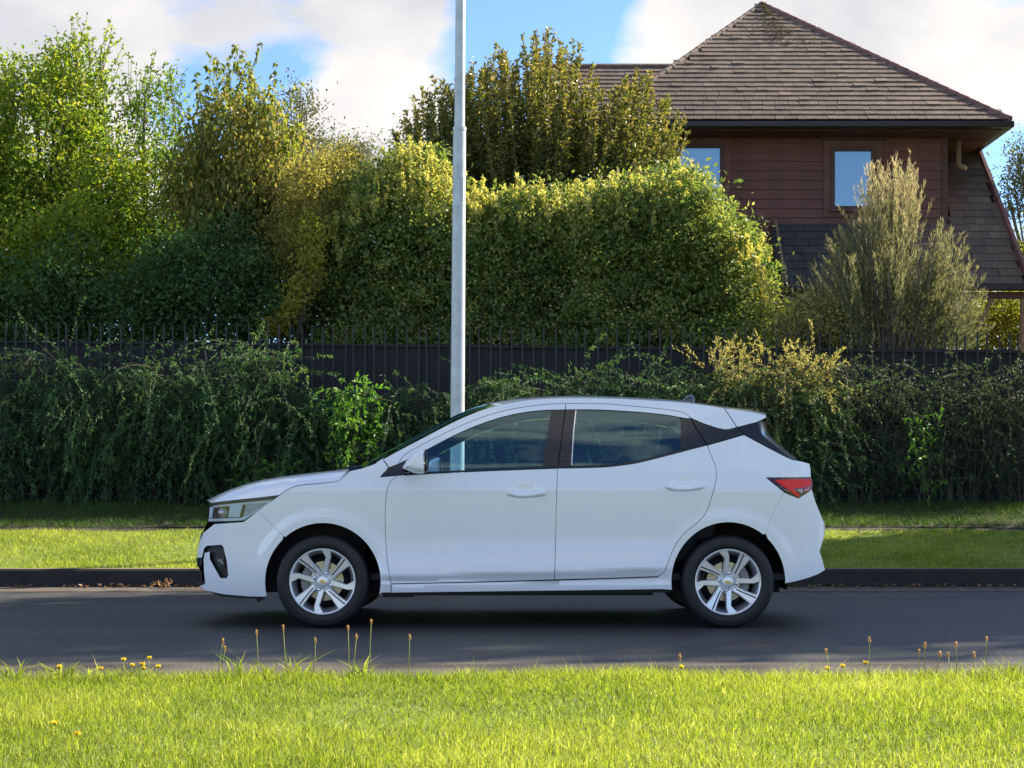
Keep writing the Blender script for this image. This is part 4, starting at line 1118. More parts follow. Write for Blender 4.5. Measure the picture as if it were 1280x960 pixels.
def panel(name, poly, mat, step=5.0, off=0.0, ins=0.32, thick=0.018, inner=None, parent=None, both=True, project=None, smooth_edge=True):
    p = dense(poly, step * 0.8)
    p = inset(p, ins)
    co, fs, bi = tri(p, step)
    V = P2(co[:, 0], co[:, 1], off); N = nrm_at(V)
    # face orientation towards the road side (-y)
    a = V[fs[:, 1]] - V[fs[:, 0]]; b = V[fs[:, 2]] - V[fs[:, 0]]
    flip = np.cross(a, b)[:, 1] > 0
    fs[flip] = fs[flip][:, ::-1]
    nv = len(V); Fc = [fs]; mi = [np.zeros(len(fs))]
    Vs = [V]; Ns = [N]
    if thick:
        ring = V[bi]; c2 = co[bi]
        t = unit(np.roll(c2, -1, 0) - np.roll(c2, 1, 0))
        o2 = np.stack([t[:, 1], -t[:, 0]], 1)              # outward in pixel space (positive area)
        if area(c2) < 0: o2 = -o2
        out = np.stack([o2[:, 0], np.zeros(len(o2)), -o2[:, 1]], 1)
        m = len(bi); i = np.arange(m); j = (i + 1) % m
        back = ring + np.array([0, 1, 0]) * thick - out * 0.004
        Vs += [ring, back]; Ns += [unit(N[bi] * 0.6 + out), unit(out + N[bi] * 0.05)]
        st = np.stack([nv + i, nv + j, nv + m + j, nv + m + i], 1)
        A = np.concatenate(Vs)
        q = st[0]; 
        nq = np.cross(A[st[:, 1]] - A[st[:, 0]], A[st[:, 3]] - A[st[:, 0]])
        fl = (nq * out).sum(1) < 0
        st[fl] = st[fl][:, ::-1]
        Fc.append(st); mi.append(np.zeros(len(st)))
        if inner is not None:
            Vb = V + np.array([0, 1, 0]) * thick; Vb[bi] = back
            Vs.append(Vb); Ns.append(-N)
            Fc.insert(1, fs[:, ::-1] + nv + 2 * m); mi.insert(1, np.ones(len(fs)))
    V = np.concatenate(Vs); N = np.concatenate(Ns)
    mats = [mat] + ([inner] if inner is not None else [])
    o = obj_np(name, V, Fc, None, parent or CAR, mats=mats, mat_idx=np.concatenate(mi), smooth=True, normals=N)
    res = [o]
    if both:
        V2, N2 = mirror(V, N)
        par = parent
        if parent is not None and parent in MIR: par = MIR[parent]
        o2 = obj_np(name, V2, [f[:, ::-1] for f in Fc], None, par or CAR, mats=mats, mat_idx=np.concatenate(mi), smooth=True, normals=N2)
        MIR[o] = o2
    return o
MIR = {}
def sweep(name, E, C, mat, n_exp=4.0, xexp=2.0, ns=24, parent=None, inner=None, off=0.0, up=None):
    """surface across the car between a flank edge E (near side) and a centre line C (x,z)"""
    E = np.array(E); C = np.array(C)
    m = len(E)
    s = np.linspace(-1, 1, 2 * ns + 1)
    s = np.sign(s) * np.abs(s) ** 0.6
    V = np.zeros((m, len(s), 3))
    w = YC - E[:, 1]
    for k_, sv in enumerate(s):
        a = abs(sv)
        V[:, k_, 0] = C[:, 0] + (E[:, 0] - C[:, 0]) * a ** xexp
        V[:, k_, 1] = YC - w * sv
        V[:, k_, 2] = C[:, 1] + (E[:, 2] - C[:, 1]) * a ** n_exp + off
    q = len(s)
    Fq = np.array([[i * q + j, (i + 1) * q + j, (i + 1) * q + j + 1, i * q + j + 1] for i in range(m - 1) for j in range(q - 1)])
    Vf = V.reshape(-1, 3)
    # outward: away from the middle of the car
    ctr = np.array([0.0, YC, 0.75])
    a = Vf[Fq[:, 1]] - Vf[Fq[:, 0]]; b = Vf[Fq[:, 3]] - Vf[Fq[:, 0]]
    nn = np.cross(a, b); cc_ = Vf[Fq].mean(1) - ctr
    if up is not None: cc_ = np.broadcast_to(np.array(up, float), cc_.shape)
    if ((nn * cc_).sum(1)).mean() < 0: Fq = Fq[:, ::-1]
    return obj_np(name, Vf, Fq, mat, parent or CAR, smooth=True)
def pillow(name, poly, mat, yc, depth, step=2.0, parent=None, both=True, power=0.5, back=True, tilt=None, flat=0.0):
    """rounded solid with the given side outline, swelling +-depth about the plane y = yc (or P2 surface if yc is None)"""
    p = dense(poly, step * 0.8)
    if area(p) < 0: p = p[::-1]
    co, fs, bi = tri(p, step)
    d = bdist(p, co); dm = d.max()
    t = np.clip(d / (dm * (1 - flat)), 0, 1)
    hgt = depth * (1 - (1 - t) ** 2) ** power
    if yc is None: B = P2(co[:, 0], co[:, 1])
    else:
        B = np.stack([(co[:, 0] - 640) * yc / F, np.full(len(co), yc), HCAM + (615 - co[:, 1]) * yc / F], 1)
    Vf = B.copy(); Vf[:, 1] -= hgt
    a = Vf[fs[:, 1]] - Vf[fs[:, 0]]; b = Vf[fs[:, 2]] - Vf[fs[:, 0]]
    fl = np.cross(a, b)[:, 1] > 0; fs[fl] = fs[fl][:, ::-1]
    V = [Vf]; Fc = [fs]
    if back:
        # share the boundary ring
        n = len(co); bset = set(bi); mp_ = np.array([i if i in bset else i + n for i in range(n)])
        Vb = B.copy(); Vb[:, 1] += hgt; V.append(Vb); Fc.append(mp_[fs][:, ::-1])
    V = np.concatenate(V)
    o = obj_np(name, V, Fc, mat, parent or CAR, smooth=True)
    if both:
        par = MIR.get(parent, parent)
        o2 = obj_np(name, mirror(V), [f[:, ::-1] for f in Fc], mat, par or CAR, smooth=True)
        MIR[o] = o2
    return o

PA = M['paint']; TR = M['trim']; GB = M['gloss_black']; MBk = M['matte_black']
# --- traced curves
sil_a = sp([(470, 579), (500, 562.5), (540, 541.5), (560, 531), (580, 521.5), (600, 513.5), (620, 507), (640, 503), (660, 500), (700, 497.5), (750, 497.5), (800, 499.5), (850, 502.5), (880, 506), (905, 510)], 4)
door_up = sp([(498, 580), (501, 574), (507, 568), (520, 560), (560, 539.5), (600, 522.5), (630, 513.5), (660, 508), (685, 505.2), (707, 504.3)], 4)
door_up2 = sp([(707, 504.3), (750, 504.3), (790, 507.5), (820, 510.5), (845, 513.5), (857, 517), (864, 523)], 4)
belt = sp([(497, 594.5), (535, 592.5), (600, 589.3), (650, 587.3), (697, 585.6)], 4)
belt2 = sp([(697, 585.6), (750, 584.3), (775, 582), (800, 578), (840, 568), (884, 556.5)], 4)
gap_b = [(697, 585.6), (695.5, 625), (695, 650), (694.3, 690), (693, 724.5)]
door_rear = sp([(884, 556.5), (890, 572), (895, 586), (895, 600), (892, 613), (886, 632), (880.5, 644), (870, 655), (857, 665), (847, 677), (840, 690), (834, 706), (830, 715), (822, 720.5)], 4)
door_bot2 = [(822, 720.5), (760, 722.8), (693, 724.5)]
door_bot1 = [(693, 725), (590, 727.5), (488.5, 729.5)]
door_front = sp([(497, 594.5), (488, 603), (483.5, 615), (481.5, 640), (482, 670), (484, 700), (488.5, 729.5)], 4)
# front wing
arcF = arc(403.5, 727, 72, 73, -14, 194, 60)      # from right (rear) end over the top to the front end
arcR = arc(910.5, 727, 71, 74, -2, 188, 60)
def cut(a, lo, hi): return [p for p in a if lo <= p[0] <= hi]
seamF = (354.0, 670.0)
wing = ([(346, 621.5)] + sp([(346, 621.5), (358, 613), (372, 607.3), (400, 604.3), (417, 602.6), (424, 600.5), (430, 596), (438, 588.5)], 4)[1:] +
        [(452, 585.5), (463, 582), (470, 579), (478.5, 573.8), (485.5, 584.5), (475, 596.5), (497, 594.5)] + door_front[1:] + [(488.5, 740.6), (476.5, 741)] +
        [p for p in arcF if not (p[0] < seamF[0])] + [seamF, (322.5, 638.5)])
panel('front_wing', wing, PA, 3.5, inner=TR)
seams = []
fd = door_front[::-1] + belt[1:] + gap_b[1:] + door_bot1[1:-1]
fd_o = panel('front_door', fd, PA, 4, inner=TR)
rd = belt2 + door_rear[1:] + door_bot2[1:] + gap_b[::-1][1:-1]
rd_o = panel('rear_door', rd, PA, 4, inner=TR)
# painted door frames above the glass
win_up = sp([(506.5, 575.5), (520, 568.8), (533, 562), (560, 548), (580, 538.5), (600, 530.3), (620, 523.5), (640, 518.3), (660, 514.8), (680, 512.8), (706.5, 512)], 4)
panel('door_frame', door_up + win_up[::-1] , PA, 3, thick=0.02, inner=TR, parent=fd_o)
win_up2 = sp([(707, 512), (750, 512.2), (800, 515.2), (830, 518.3), (848, 521.3), (858, 523)], 4)
panel('door_frame', door_up2 + win_up2[::-1], PA, 3, thick=0.02, inner=TR, parent=rd_o)
# black trim: mirror sail, B pillar, belt strips, rear quarter
panel('mirror_sail', [(475, 597), (486, 584.5), (498, 580.5), (506.5, 575.5), (509, 581), (512, 592.5), (497, 594.3)], GB, 3, ins=0.2, thick=0.01)
panel('belt_strip', [(512, 590.5), (600, 586.8), (697, 582.5), (697, 585.6)] + belt[::-1][1:-3] + [(512, 593.6)], GB, 4, off=0.002, ins=0.1, thick=0.01, parent=fd_o)
panel('belt_strip', [(697, 582.8), (750, 581.3), (775, 579), (800, 574.8), (838, 565), (851, 561.2), (884, 556.5)] + belt2[::-1][1:], GB, 4, off=0.002, ins=0.1, thick=0.01, parent=rd_o)
panel('pillar_cover', [(689, 512.4), (706.3, 512), (702, 545), (697.2, 582.4), (678, 583.4), (683.5, 545)], GB, 4, ins=0.2, thick=0.012, inner=TR, parent=fd_o)
panel('pillar_cover', [(707.2, 512), (720, 512), (717, 540), (714.5, 582.2), (698, 582.7), (702.6, 545)], GB, 4, ins=0.2, thick=0.012, inner=TR, parent=rd_o)
panel('corner_trim', [(851, 522), (858, 523.2), (864, 523.6), (868, 533), (876, 545), (883, 556.5), (851, 561.1)], GB, 4, ins=0.2, thick=0.012, inner=TR, parent=rd_o)
panel('quarter_trim', [(865.2, 524), (880, 530), (895, 534.8), (905, 537.2), (911, 537), (921, 534.3), (930, 543), (907, 549.5), (884.6, 556), (877, 545), (869.5, 533)], GB, 4, ins=0.2, thick=0.012, inner=TR)
# side glass
gl_f = win_up[1:-9] + [(689, 512.6), (683.5, 545), (678, 583.6), (600, 587), (512, 590.8), (508, 577)]
panel('window_glass', [p for p in gl_f], M['glass'], 8, off=-0.006, ins=-0.6, thick=0, parent=fd_o)
gl_r = [(720, 512)] + [p for p in win_up2 if 722 < p[0] < 846] + [(848.5, 522), (851, 527), (851, 561.3), (838, 565), (800, 575), (775, 579), (750, 581.4), (714.5, 582.6), (717, 540)]
panel('window_glass', gl_r, M['glass'], 8, off=-0.006, ins=-0.6, thick=0, parent=rd_o)
panel('glass_edge', [(719.2, 513), (720.6, 513), (717.6, 540), (715.2, 581.5), (713.9, 581.5), (716.2, 540)], M['chrome'], 3, off=0.001, ins=0.0, thick=0, parent=rd_o)
# roof rail / A pillar
rail = sil_a + [(930, 542.6), (921, 534), (911, 536.8), (905, 537), (895, 534.5), (880, 529.6), (865.5, 523.4)] + door_up2[::-1][1:] + door_up[::-1][1:] + [(485.8, 584.3), (478.8, 573.6)]
rail = sil_a + [(921, 533.8), (911, 536.7), (905, 536.9), (895, 534.5), (880, 529.6), (865.5, 523.4)] + door_up2[::-1][1:] + door_up[::-1][1:] + [(486.2, 584.3), (479, 573.6)]
panel('roof_rail', rail, PA, 3, inner=TR)
spo = [(905.5, 510.2), (920, 512), (940, 514.8), (957.5, 519), (957.8, 522), (952, 525), (945, 528), (921.6, 533.8)]
panel('spoiler_cheek', spo, PA, 3, thick=0.03)
panel('tailgate_trim', [(921.8, 534.3), (945, 528.3), (948.5, 527), (949.5, 536), (952, 542.5), (986.5, 572), (980, 569.5), (930.6, 542.9)], GB, 3, ins=0.2, thick=0.02)
# quarter panel with the sill running forward
quart = ([(884.6, 556.8), (930, 543.6), (955, 557), (980, 570), (990, 574.5), (1003, 577), (1012, 579.5), (1013.5, 588), (1013.6, 596.8), (957.5, 597), (981, 615.8), (970, 633), (963, 650), (957.5, 667.5)] +
         [p for p in arcR if p[0] < 956][0:] + [(838.5, 737.3), (826, 736.6), (760, 737.6), (600, 739.6), (489, 741), (489, 730.2)] +
         [(590, 728.2), (693, 725.6), (760, 723.6), (822, 721.3)] + door_rear[::-1][1:-1])
panel('rear_quarter_panel', quart, PA, 4, inner=TR)
bump_r = ([(980.7, 615.9), (998, 623), (1015, 612), (1018.5, 625), (1024.5, 640), (1031, 656), (1031, 665), (1028, 678), (1024.5, 689), (1028, 700), (1031.5, 712.5), (1022, 718), (1010, 722.5), (995, 726.5), (981.3, 729.3)] +
          [p for p in arcR if p[0] >= 957.5][::1] + [(957.2, 667.6), (962.7, 650), (969.7, 633)])
def order_ok(p): return p
panel('rear_bumper', bump_r, PA, 4, ins=0.15, inner=MBk)
# front bumper with the air inlet cut out of its edge
bump_f = ([(322.6, 638.4), (354.2, 670.0)] + [p for p in arcF if p[0] < 354][0:] + [(330.8, 746), (310, 745.5), (280, 743), (258, 738.5), (248.5, 732.5), (256.5, 730),
          (255, 715), (254.3, 700), (256, 691), (262, 689.5), (262.5, 699), (268, 709), (275.5, 722.5), (283, 722.8), (285.3, 719), (283, 700), (279, 683), (276, 681), (258, 682.5), (255, 686),
          (252.5, 697), (247, 697), (247.3, 689), (250.5, 675), (254, 666), (268, 655), (304, 652.5), (310, 648.5)])
panel('front_bumper', bump_f, PA, 3.5, ins=0.15, inner=MBk)
inl = panel('air_inlet', [(254, 680), (277, 679), (281, 684), (286.5, 718), (284, 725), (274, 725), (261, 702), (253, 702)], MBk, 3.5, off=-0.035, ins=0, thick=0)
panel('fog_lamp_bezel', [(268, 697), (279, 695), (281.5, 711), (273, 711.5)], GB, 3, off=-0.02, ins=0, thick=0.012, parent=inl)
pillow('fog_lamp', [(271.5, 699.5), (278, 698.5), (279.5, 708), (274.5, 708)], M['lens'], None, 0.006, 1.5, parent=inl, back=False)
panel('grille_edge', [(245.3, 697.6), (252, 697.6), (251, 707), (245.6, 708.5)], MBk, 3, off=-0.01, ins=0, thick=0.03)
panel('splitter', [(246.5, 727.5), (256.5, 726), (257, 729.6), (248, 732.2), (245, 730)], M['gutter'], 3, off=-0.004, ins=0, thick=0.05)
panel('under_lip', [(258, 739), (280, 743.6), (310, 746.2), (330, 746.8), (330, 749), (300, 748), (275, 745.5)], MBk, 4, off=-0.02, ins=0, thick=0.06)
panel('mud_flap', [(318.5, 746.5), (328, 746.5), (327.5, 750), (320, 754), (318.8, 751)], MBk, 3, off=-0.06, ins=0, thick=0.10)
panel('under_sill', [(489, 741.5), (600, 740), (760, 738), (838, 737.5), (838, 741), (600, 743.5), (520, 744), (515, 747), (478, 747), (478, 741.5)], MBk, 5, off=-0.03, ins=0, thick=0.06)
# headlamp
hl = [(263, 629.2), (300, 625), (346.5, 620.2), (341, 625), (304.5, 651), (290, 652), (259.5, 652.8), (260.5, 641)]
hlo = panel('headlamp', hl, MBk, 3, off=-0.045, ins=-0.5, thick=0)
panel('lamp_lens', hl, M['lens'], 3, off=-0.002, ins=0.5, thick=0.02, parent=hlo)
panel('lamp_bezel', [(263, 628.8), (346.8, 619.8), (343, 623.3), (300, 627.6), (263, 631)], GB, 3, off=0.0, ins=0, thick=0.03, parent=hlo)
panel('daytime_strip', [(266, 632.2), (300, 628.6), (341, 624.6), (336, 628), (300, 631.3), (266, 634.5)], M['lamp_white'], 3, off=-0.008, ins=0, thick=0.01, parent=hlo)
panel('daytime_strip', [(260.5, 648.6), (300, 647.2), (307, 645), (335, 627.5), (338.5, 627.2), (305, 650.2), (290, 651.2), (260, 651.8)], M['lamp_white'], 3, off=-0.007, ins=0, thick=0.012, parent=hlo)
panel('daytime_strip', [(262, 634), (267, 633.5), (264.5, 648), (261, 648)], M['lamp_white'], 3, off=-0.007, ins=0, thick=0.012, parent=hlo)
panel('reflector', [(287, 632), (303, 630.5), (299, 646.3), (285, 646.5)], M['lamp_white'], 2, off=-0.014, ins=0, thick=0.01, parent=hlo)
panel('reflector', [(307, 630.2), (332, 628.5), (306, 645), (303.5, 646)], M['lamp_grey'], 2, off=-0.014, ins=0, thick=0.01, parent=hlo)
for cx, cy, r_ in ((278, 640.5, 6.5), (311, 635.8, 4.6)):
    c0 = P2(np.array([cx]), np.array([cy]))[0]
    for sgn in (1, -1):
        par = hlo if sgn == 1 else MIR[hlo]
        mb = MB(); n = 20; rr = r_ * SC
        rings = []
        yy = lambda d: (c0[1] + 0.032 - d) if sgn == 1 else (2 * YC - (c0[1] + 0.032 - d))
        vs = []; fs = []
        prof = [(1.0, 0.0), (1.0, 0.008), (0.85, 0.010), (0.6, 0.016), (0.3, 0.019), (0.02, 0.02)]
        for (q, d) in prof:
            for k_ in range(n):
                t = 2 * math.pi * k_ / n; vs.append((c0[0] + rr * q * math.cos(t), yy(d), c0[2] + rr * q * math.sin(t)))
        for a in range(len(prof) - 1):
            for k_ in range(n): fs.append((a * n + k_, a * n + (k_ + 1) % n, (a + 1) * n + (k_ + 1) % n, (a + 1) * n + k_))
        mb.add(vs, fs); mb.build('projector', M['alloy_dark'], par, smooth=True)
# tail lamp
tl = [(957, 597.3), (1014.5, 597), (1016, 604), (1015, 611.5), (998, 622.5), (985, 616.5)]
tlo = panel('tail_lamp', tl, M['red_dark'], 3, off=0.001, ins=0.2, thick=0.02)
panel('red_lens', [(967, 599.8), (1013.5, 598.6), (1014.3, 606), (1004, 609.8), (992, 610.8), (1000, 619), (997.5, 621.3), (990, 616)], M['red_lens'], 2.5, off=0.006, ins=0.1, thick=0.006, parent=tlo)
panel('clear_lens', [(995.5, 611.8), (1003, 610.6), (1003.8, 615.5), (1001, 617)], pbr('pale_lamp_lens', (0.42, 0.36, 0.38), 0.15, coat=0.6), 2, off=0.0065, ins=0.1, thick=0.006, parent=tlo)
panel('amber_lens', [(1004.5, 609.9), (1014, 606.6), (1013.5, 611.2), (1005, 616.4)], pbr('amber_lens', (0.40, 0.05, 0.03), 0.15, coat=1.0), 2, off=0.0065, ins=0.1, thick=0.006, parent=tlo)
# dark seal behind the shut lines
def seal(paths, wpx=5.0, off=-0.016):
    V = []; Fq = []
    for path in paths:
        q = np.array(path, float)
        t = unit(np.gradient(q, axis=0)); n = np.stack([-t[:, 1], t[:, 0]], 1) * wpx / 2
        A = P2(q[:, 0] + n[:, 0], q[:, 1] + n[:, 1], off); B = P2(q[:, 0] - n[:, 0], q[:, 1] - n[:, 1], off)
        b = len(V); V += list(A) + list(B); m = len(q)
        Fq += [[b + i, b + i + 1, b + m + i + 1, b + m + i] for i in range(m - 1)]
    V = np.array(V)
    obj_np('shut_line_seal', V, np.array(Fq), M['void'], CAR); obj_np('shut_line_seal', mirror(V), np.array(Fq), M['void'], CAR)
seal([door_front, gap_b, door_bot1, door_bot2, door_rear, door_up, door_up2, [(707, 504.3), (706.8, 512), (702.3, 545), (697.2, 585.6)],
      [(354, 670), (322.5, 638.5)], sp([(346, 621.5), (358, 613), (372, 607.3), (400, 604.3), (417, 602.6), (424, 600.5), (430, 596), (438, 588.5)], 4),
      [(957.5, 667.5), (963, 650), (970, 633), (981, 615.8)], [(905.2, 510.2), (921.3, 534), (930.3, 543.2)], [(865, 523.6), (869, 533), (877, 545), (884.2, 556.3)], [(478.8, 573.7), (485.8, 584.4)]])
# door handles
for (dx, dy, par) in ((0, 0, fd_o), (197.5, -8.2, rd_o)):
    o = pillow('door_handle', [(x + dx, y + dy) for x, y in sp([(633.5, 617.5), (638, 613.6), (648, 613.2), (665, 612.8), (677, 612.6), (682, 614.5), (683, 616.8), (680, 619.6), (668, 621.6), (650, 622.4), (640, 621)], 3, True)], PA, None, 0.026, 2, parent=par, flat=0.3)
# mirrors
mir = sp([(503, 585.5), (507, 578), (514, 568.5), (521, 563.8), (528, 562.2), (531.5, 565), (532.8, 572), (533, 582), (532, 589), (527, 592), (518, 591.2), (511, 588.5)], 3, True)
mo = pillow('door_mirror', mir, PA, 9.36, 0.085, 2, flat=0.35)
pillow('mirror_glass_rim', sp([(531, 564), (533, 562.5), (535.5, 569), (536.2, 578), (535.4, 587), (533.5, 590), (531, 590)], 2, True), GB, 9.37, 0.07, 2, parent=mo, flat=0.4)
panel_strip = [(511, 579.2), (531.5, 577.6), (531.5, 579.6), (511, 581)]
pillow('mirror_indicator', panel_strip, M['chrome'], 9.292, 0.010, 1.5, parent=mo, flat=0.2)
for sgn in (1, -1):
    b = MB(); y0 = 9.40; y1 = 9.62
    pts = [((509 - 640) * 9.5 / F, y0, HCAM + (615 - 586) * 9.5 / F), ((509 - 640) * 9.5 / F, y1, HCAM + (615 - 588) * 9.5 / F)]
    if sgn < 0: pts = [(p[0], 2 * YC - p[1], p[2]) for p in pts]
    b.tube(pts, [0.022, 0.03], 10); b.build('mirror_arm', GB, mo if sgn > 0 else MIR[mo], smooth=True)
# bonnet, windscreen, roof, rear glass, tailgate, bumper faces
hood_px = [(263, 627.8)] + [(300, 623.6), (330, 620.5), (346, 618.5)] + sp([(346, 620.2), (358, 612), (372, 606.2), (400, 603.2), (417, 601.6), (424, 599.5), (430, 595), (437.5, 588)], 4)[1:]
hp = np.array(dense(hood_px + [hood_px[-1]], 4)) + np.array([0, 0.55]); 
i_end = np.argmax(hp[:, 0]); hp = hp[:i_end + 1]
E = P2(hp[:, 0], hp[:, 1])
silx = [262, 275, 290, 310, 330, 350, 375, 400, 420, 440, 470]; sily = [626, 618.5, 611.5, 604.5, 599.5, 596, 592.8, 590, 588, 585.8, 578]
zc_ = HCAM + (615 - np.interp(hp[:, 0], silx, sily)) * (YC - 0.35) / F
xc_ = E[:, 0] - np.interp(hp[:, 0], [262, 300, 437], [0.12, 0.11, 0.09])
sweep('bonnet', E, np.stack([xc_, zc_], 1), PA, 7.0, 2.0, ns=36)
ws_px = np.array(sp([(440, 586.5), (456, 583.5), (470, 579), (500, 562.5), (540, 541.5), (580, 521.5), (600, 513.5), (622, 506.5)], 6))
E = P2(ws_px[:, 0], ws_px[:, 1])
Cx = E[:, 0] - np.interp(ws_px[:, 0], [440, 622], [0.16, 0.10]); Cz = E[:, 2] + np.interp(ws_px[:, 0], [440, 480, 560, 622], [-0.02, 0.0, 0.012, 0.035])
sweep('windscreen', E, np.stack([Cx, Cz], 1), M['glass'], 2.5, 2.2)
rf_px = np.array([p for p in sil_a if p[0] >= 618])
E = P2(rf_px[:, 0], rf_px[:, 1])
Cz = E[:, 2] + 0.036
sweep('roof', E, np.stack([E[:, 0] - np.interp(rf_px[:, 0], [620, 700, 905], [0.10, 0.0, 0.03]), Cz], 1), PA, 3.0, 2.0)
sweep('headliner', E, np.stack([E[:, 0], Cz], 1), TR, 3.0, 2.0, off=-0.035)
sp_px = np.array([(905, 510), (920, 512), (940, 514.8), (957.5, 519), (957.8, 522), (952, 525), (946, 528)])
E = P2(sp_px[:, 0], sp_px[:, 1])
sweep('spoiler', E, np.stack([E[:, 0] + np.array([-.03, 0, .03, .06, .06, .05, .03]), E[:, 2] + np.array([.036, .036, .036, .034, .02, .0, -.01])], 1), PA, 3.0, 2.0, up=(0.3, 0, 1))
rg_px = np.array([(948.5, 527), (949.5, 536), (953, 543.5), (965, 553.5), (978, 564.5), (990, 574)])
E = P2(rg_px[:, 0], rg_px[:, 1])
sweep('rear_window', E, np.stack([E[:, 0] + 0.135, E[:, 2] + 0.005], 1), GB, 2.5, 2.2)
tg_px = np.array([(990, 574), (1003, 576.6), (1012, 579.3), (1013.5, 588), (1014.5, 597), (1016, 604), (1015, 611.5), (1018.5, 625)])
E = P2(tg_px[:, 0], tg_px[:, 1])
sweep('tailgate', E, np.stack([E[:, 0] + 0.05, E[:, 2] + 0.004], 1), PA, 2.5, 2.2)
rb_px = np.array([(1018.5, 625), (1024.5, 640), (1031, 656), (1031, 665), (1028, 678), (1024.5, 689), (1028, 700), (1031.5, 712.5), (1022, 718), (1010, 722.5), (995, 726.5), (981.3, 729.3)])
E = P2(rb_px[:, 0], rb_px[:, 1])
sweep('rear_bumper_face', E, np.stack([E[:, 0] + np.linspace(0.05, 0.03, len(E)), E[:, 2]], 1), PA, 2.0, 2.2)
fb_px = np.array([(263, 628), (260, 641), (259.5, 653), (252, 668)])
E = P2(fb_px[:, 0], fb_px[:, 1])
sweep('grille', E, np.stack([E[:, 0] - 0.06, E[:, 2]], 1), MBk, 2.0, 2.2)
fb_px = np.array([(252, 668), (250.5, 675), (247.3, 689), (247, 697)])
E = P2(fb_px[:, 0], fb_px[:, 1])
sweep('bumper_face', E, np.stack([E[:, 0] - 0.075, E[:, 2]], 1), PA, 2.0, 2.2)
fb_px = np.array([(247.5, 697), (248, 708), (252, 716), (252, 728)])
E = P2(fb_px[:, 0], fb_px[:, 1])
sweep('lower_grille', E, np.stack([E[:, 0] - 0.07, E[:, 2]], 1), MBk, 2.0, 2.2)
fb_px = np.array([(251, 728), (249, 732), (258, 738.3), (280, 743), (330, 746)])
E = P2(fb_px[:, 0], fb_px[:, 1])
sweep('chin', E, np.stack([E[:, 0] - 0.06, E[:, 2]], 1), MBk, 2.0, 2.2)
# antenna, wipers
Yr = 10.2
fx = lambda px, py, Y: ((px - 640) * Y / F, HCAM + (615 - py) * Y / F)
pillow('roof_antenna', [(848, 504.5), (853, 500), (860, 494.5), (866, 494), (868, 497), (869, 506), (856, 507)], pbr('blue_black_paint', (0.02, 0.024, 0.04), 0.25, coat=0.8), 10.30, 0.022, 1.5, both=False)
x_, z_ = fx(989, 572, 10.3)
MB().tube([(x_ - 0.01, 10.3, z_ - 0.03), (x_ + 0.015, 10.3, z_ + 0.012)], [0.022, 0.018], 12).build('rear_wiper', MBk, CAR, smooth=True)
x_, z_ = fx(446, 582.5, 9.9)
MB().bar((x_ - 0.05, 9.75, z_ - 0.015), (x_ + 0.10, 10.35, z_ + 0.01), 0.025, 0.02).build('wiper', MBk, CAR)
# underbody, arch liners
ub = MB(); ub.box(-1.72, YC - 0.66, 0.215, 1.72, YC + 0.66, 0.30); ub.box(-0.75, YC - 0.72, 0.20, 0.9, YC + 0.72, 0.235)
ub.build('underbody', M['void'], CAR)
for (ax, az) in AX:
    for sgn in (1, -1):
        vs = []; fs = []; n = 30
        A = np.linspace(math.radians(-8), math.radians(188), n)
        for yy in (0.80, 0.42):
            for a in A: vs.append((ax + 0.385 * math.cos(a), YC - sgn * yy, az + 0.385 * math.sin(a)))
        for i in range(n - 1): fs.append((i, i + 1, n + i + 1, n + i))
        fs.append(tuple(range(n, 2 * n)))
        MB().add(vs, fs).build('wheel_arch_liner', M['void'], CAR)
MB().box(-1.85, YC - 0.60, 0.30, -0.95, YC + 0.60, 0.84).build('engine_bay', M['void'], CAR)
# cabin
MB().box(-0.95, YC - 0.74, 0.30, 1.75, YC + 0.74, 0.34).build('cabin_floor', TR, CAR)
db = MB(); db.add([(-0.92, YC - 0.72, 0.5), (-0.92, YC + 0.72, 0.5), (-0.98, YC + 0.72, 0.93), (-0.98, YC - 0.72, 0.93), (-0.50, YC - 0.72, 0.55), (-0.50, YC + 0.72, 0.55), (-0.55, YC + 0.72, 0.94), (-0.55, YC - 0.72, 0.94)],
                  [(0, 1, 2, 3), (4, 7, 6, 5), (3, 2, 6, 7), (0, 4, 5, 1), (0, 3, 7, 4), (1, 5, 6, 2)])
db.build('dashboard', TR, CAR, bevel=0.04)
sw = MB(); c = Vector((-0.36, YC + 0.36, 0.93)); tl_ = R(62)
sw.tube([c + Vector((math.cos(t) * 0.18 * math.cos(tl_), math.sin(t) * 0.18, math.cos(t) * 0.18 * math.sin(tl_))) for t in np.linspace(0, 2 * math.pi, 33)], 0.015, 8, cap=False)
sw.bar(c - Vector((0, 0.17, 0)), c + Vector((0, 0.17, 0)), 0.05, 0.02); sw.bar(c, c + Vector((-0.2, 0, -0.1)), 0.05, 0.05)
sw.build('steering_wheel', TR, CAR, smooth=True)
for yy in (YC - 0.36, YC + 0.36):
    b = MB(); b.box(-0.25, yy - 0.24, 0.42, 0.30, yy + 0.24, 0.62); s_ = b.build('seat', M['seat'], CAR, bevel=0.05, smooth=True)
    b = MB(); b.add([(0.22, yy - 0.24, 0.55), (0.36, yy - 0.24, 0.55), (0.36, yy + 0.24, 0.55), (0.22, yy + 0.24, 0.55), (0.40, yy - 0.2, 1.10), (0.50, yy - 0.2, 1.10), (0.50, yy + 0.2, 1.10), (0.40, yy + 0.2, 1.10)],
          [(0, 3, 2, 1), (4, 5, 6, 7), (0, 1, 5, 4), (1, 2, 6, 5), (2, 3, 7, 6), (3, 0, 4, 7)]); b.build('backrest', M['seat'], s_, bevel=0.04, smooth=True)
    b = MB(); b.box(0.43, yy - 0.13, 1.13, 0.53, yy + 0.13, 1.30); b.build('headrest', M['seat'], s_, bevel=0.04, smooth=True)
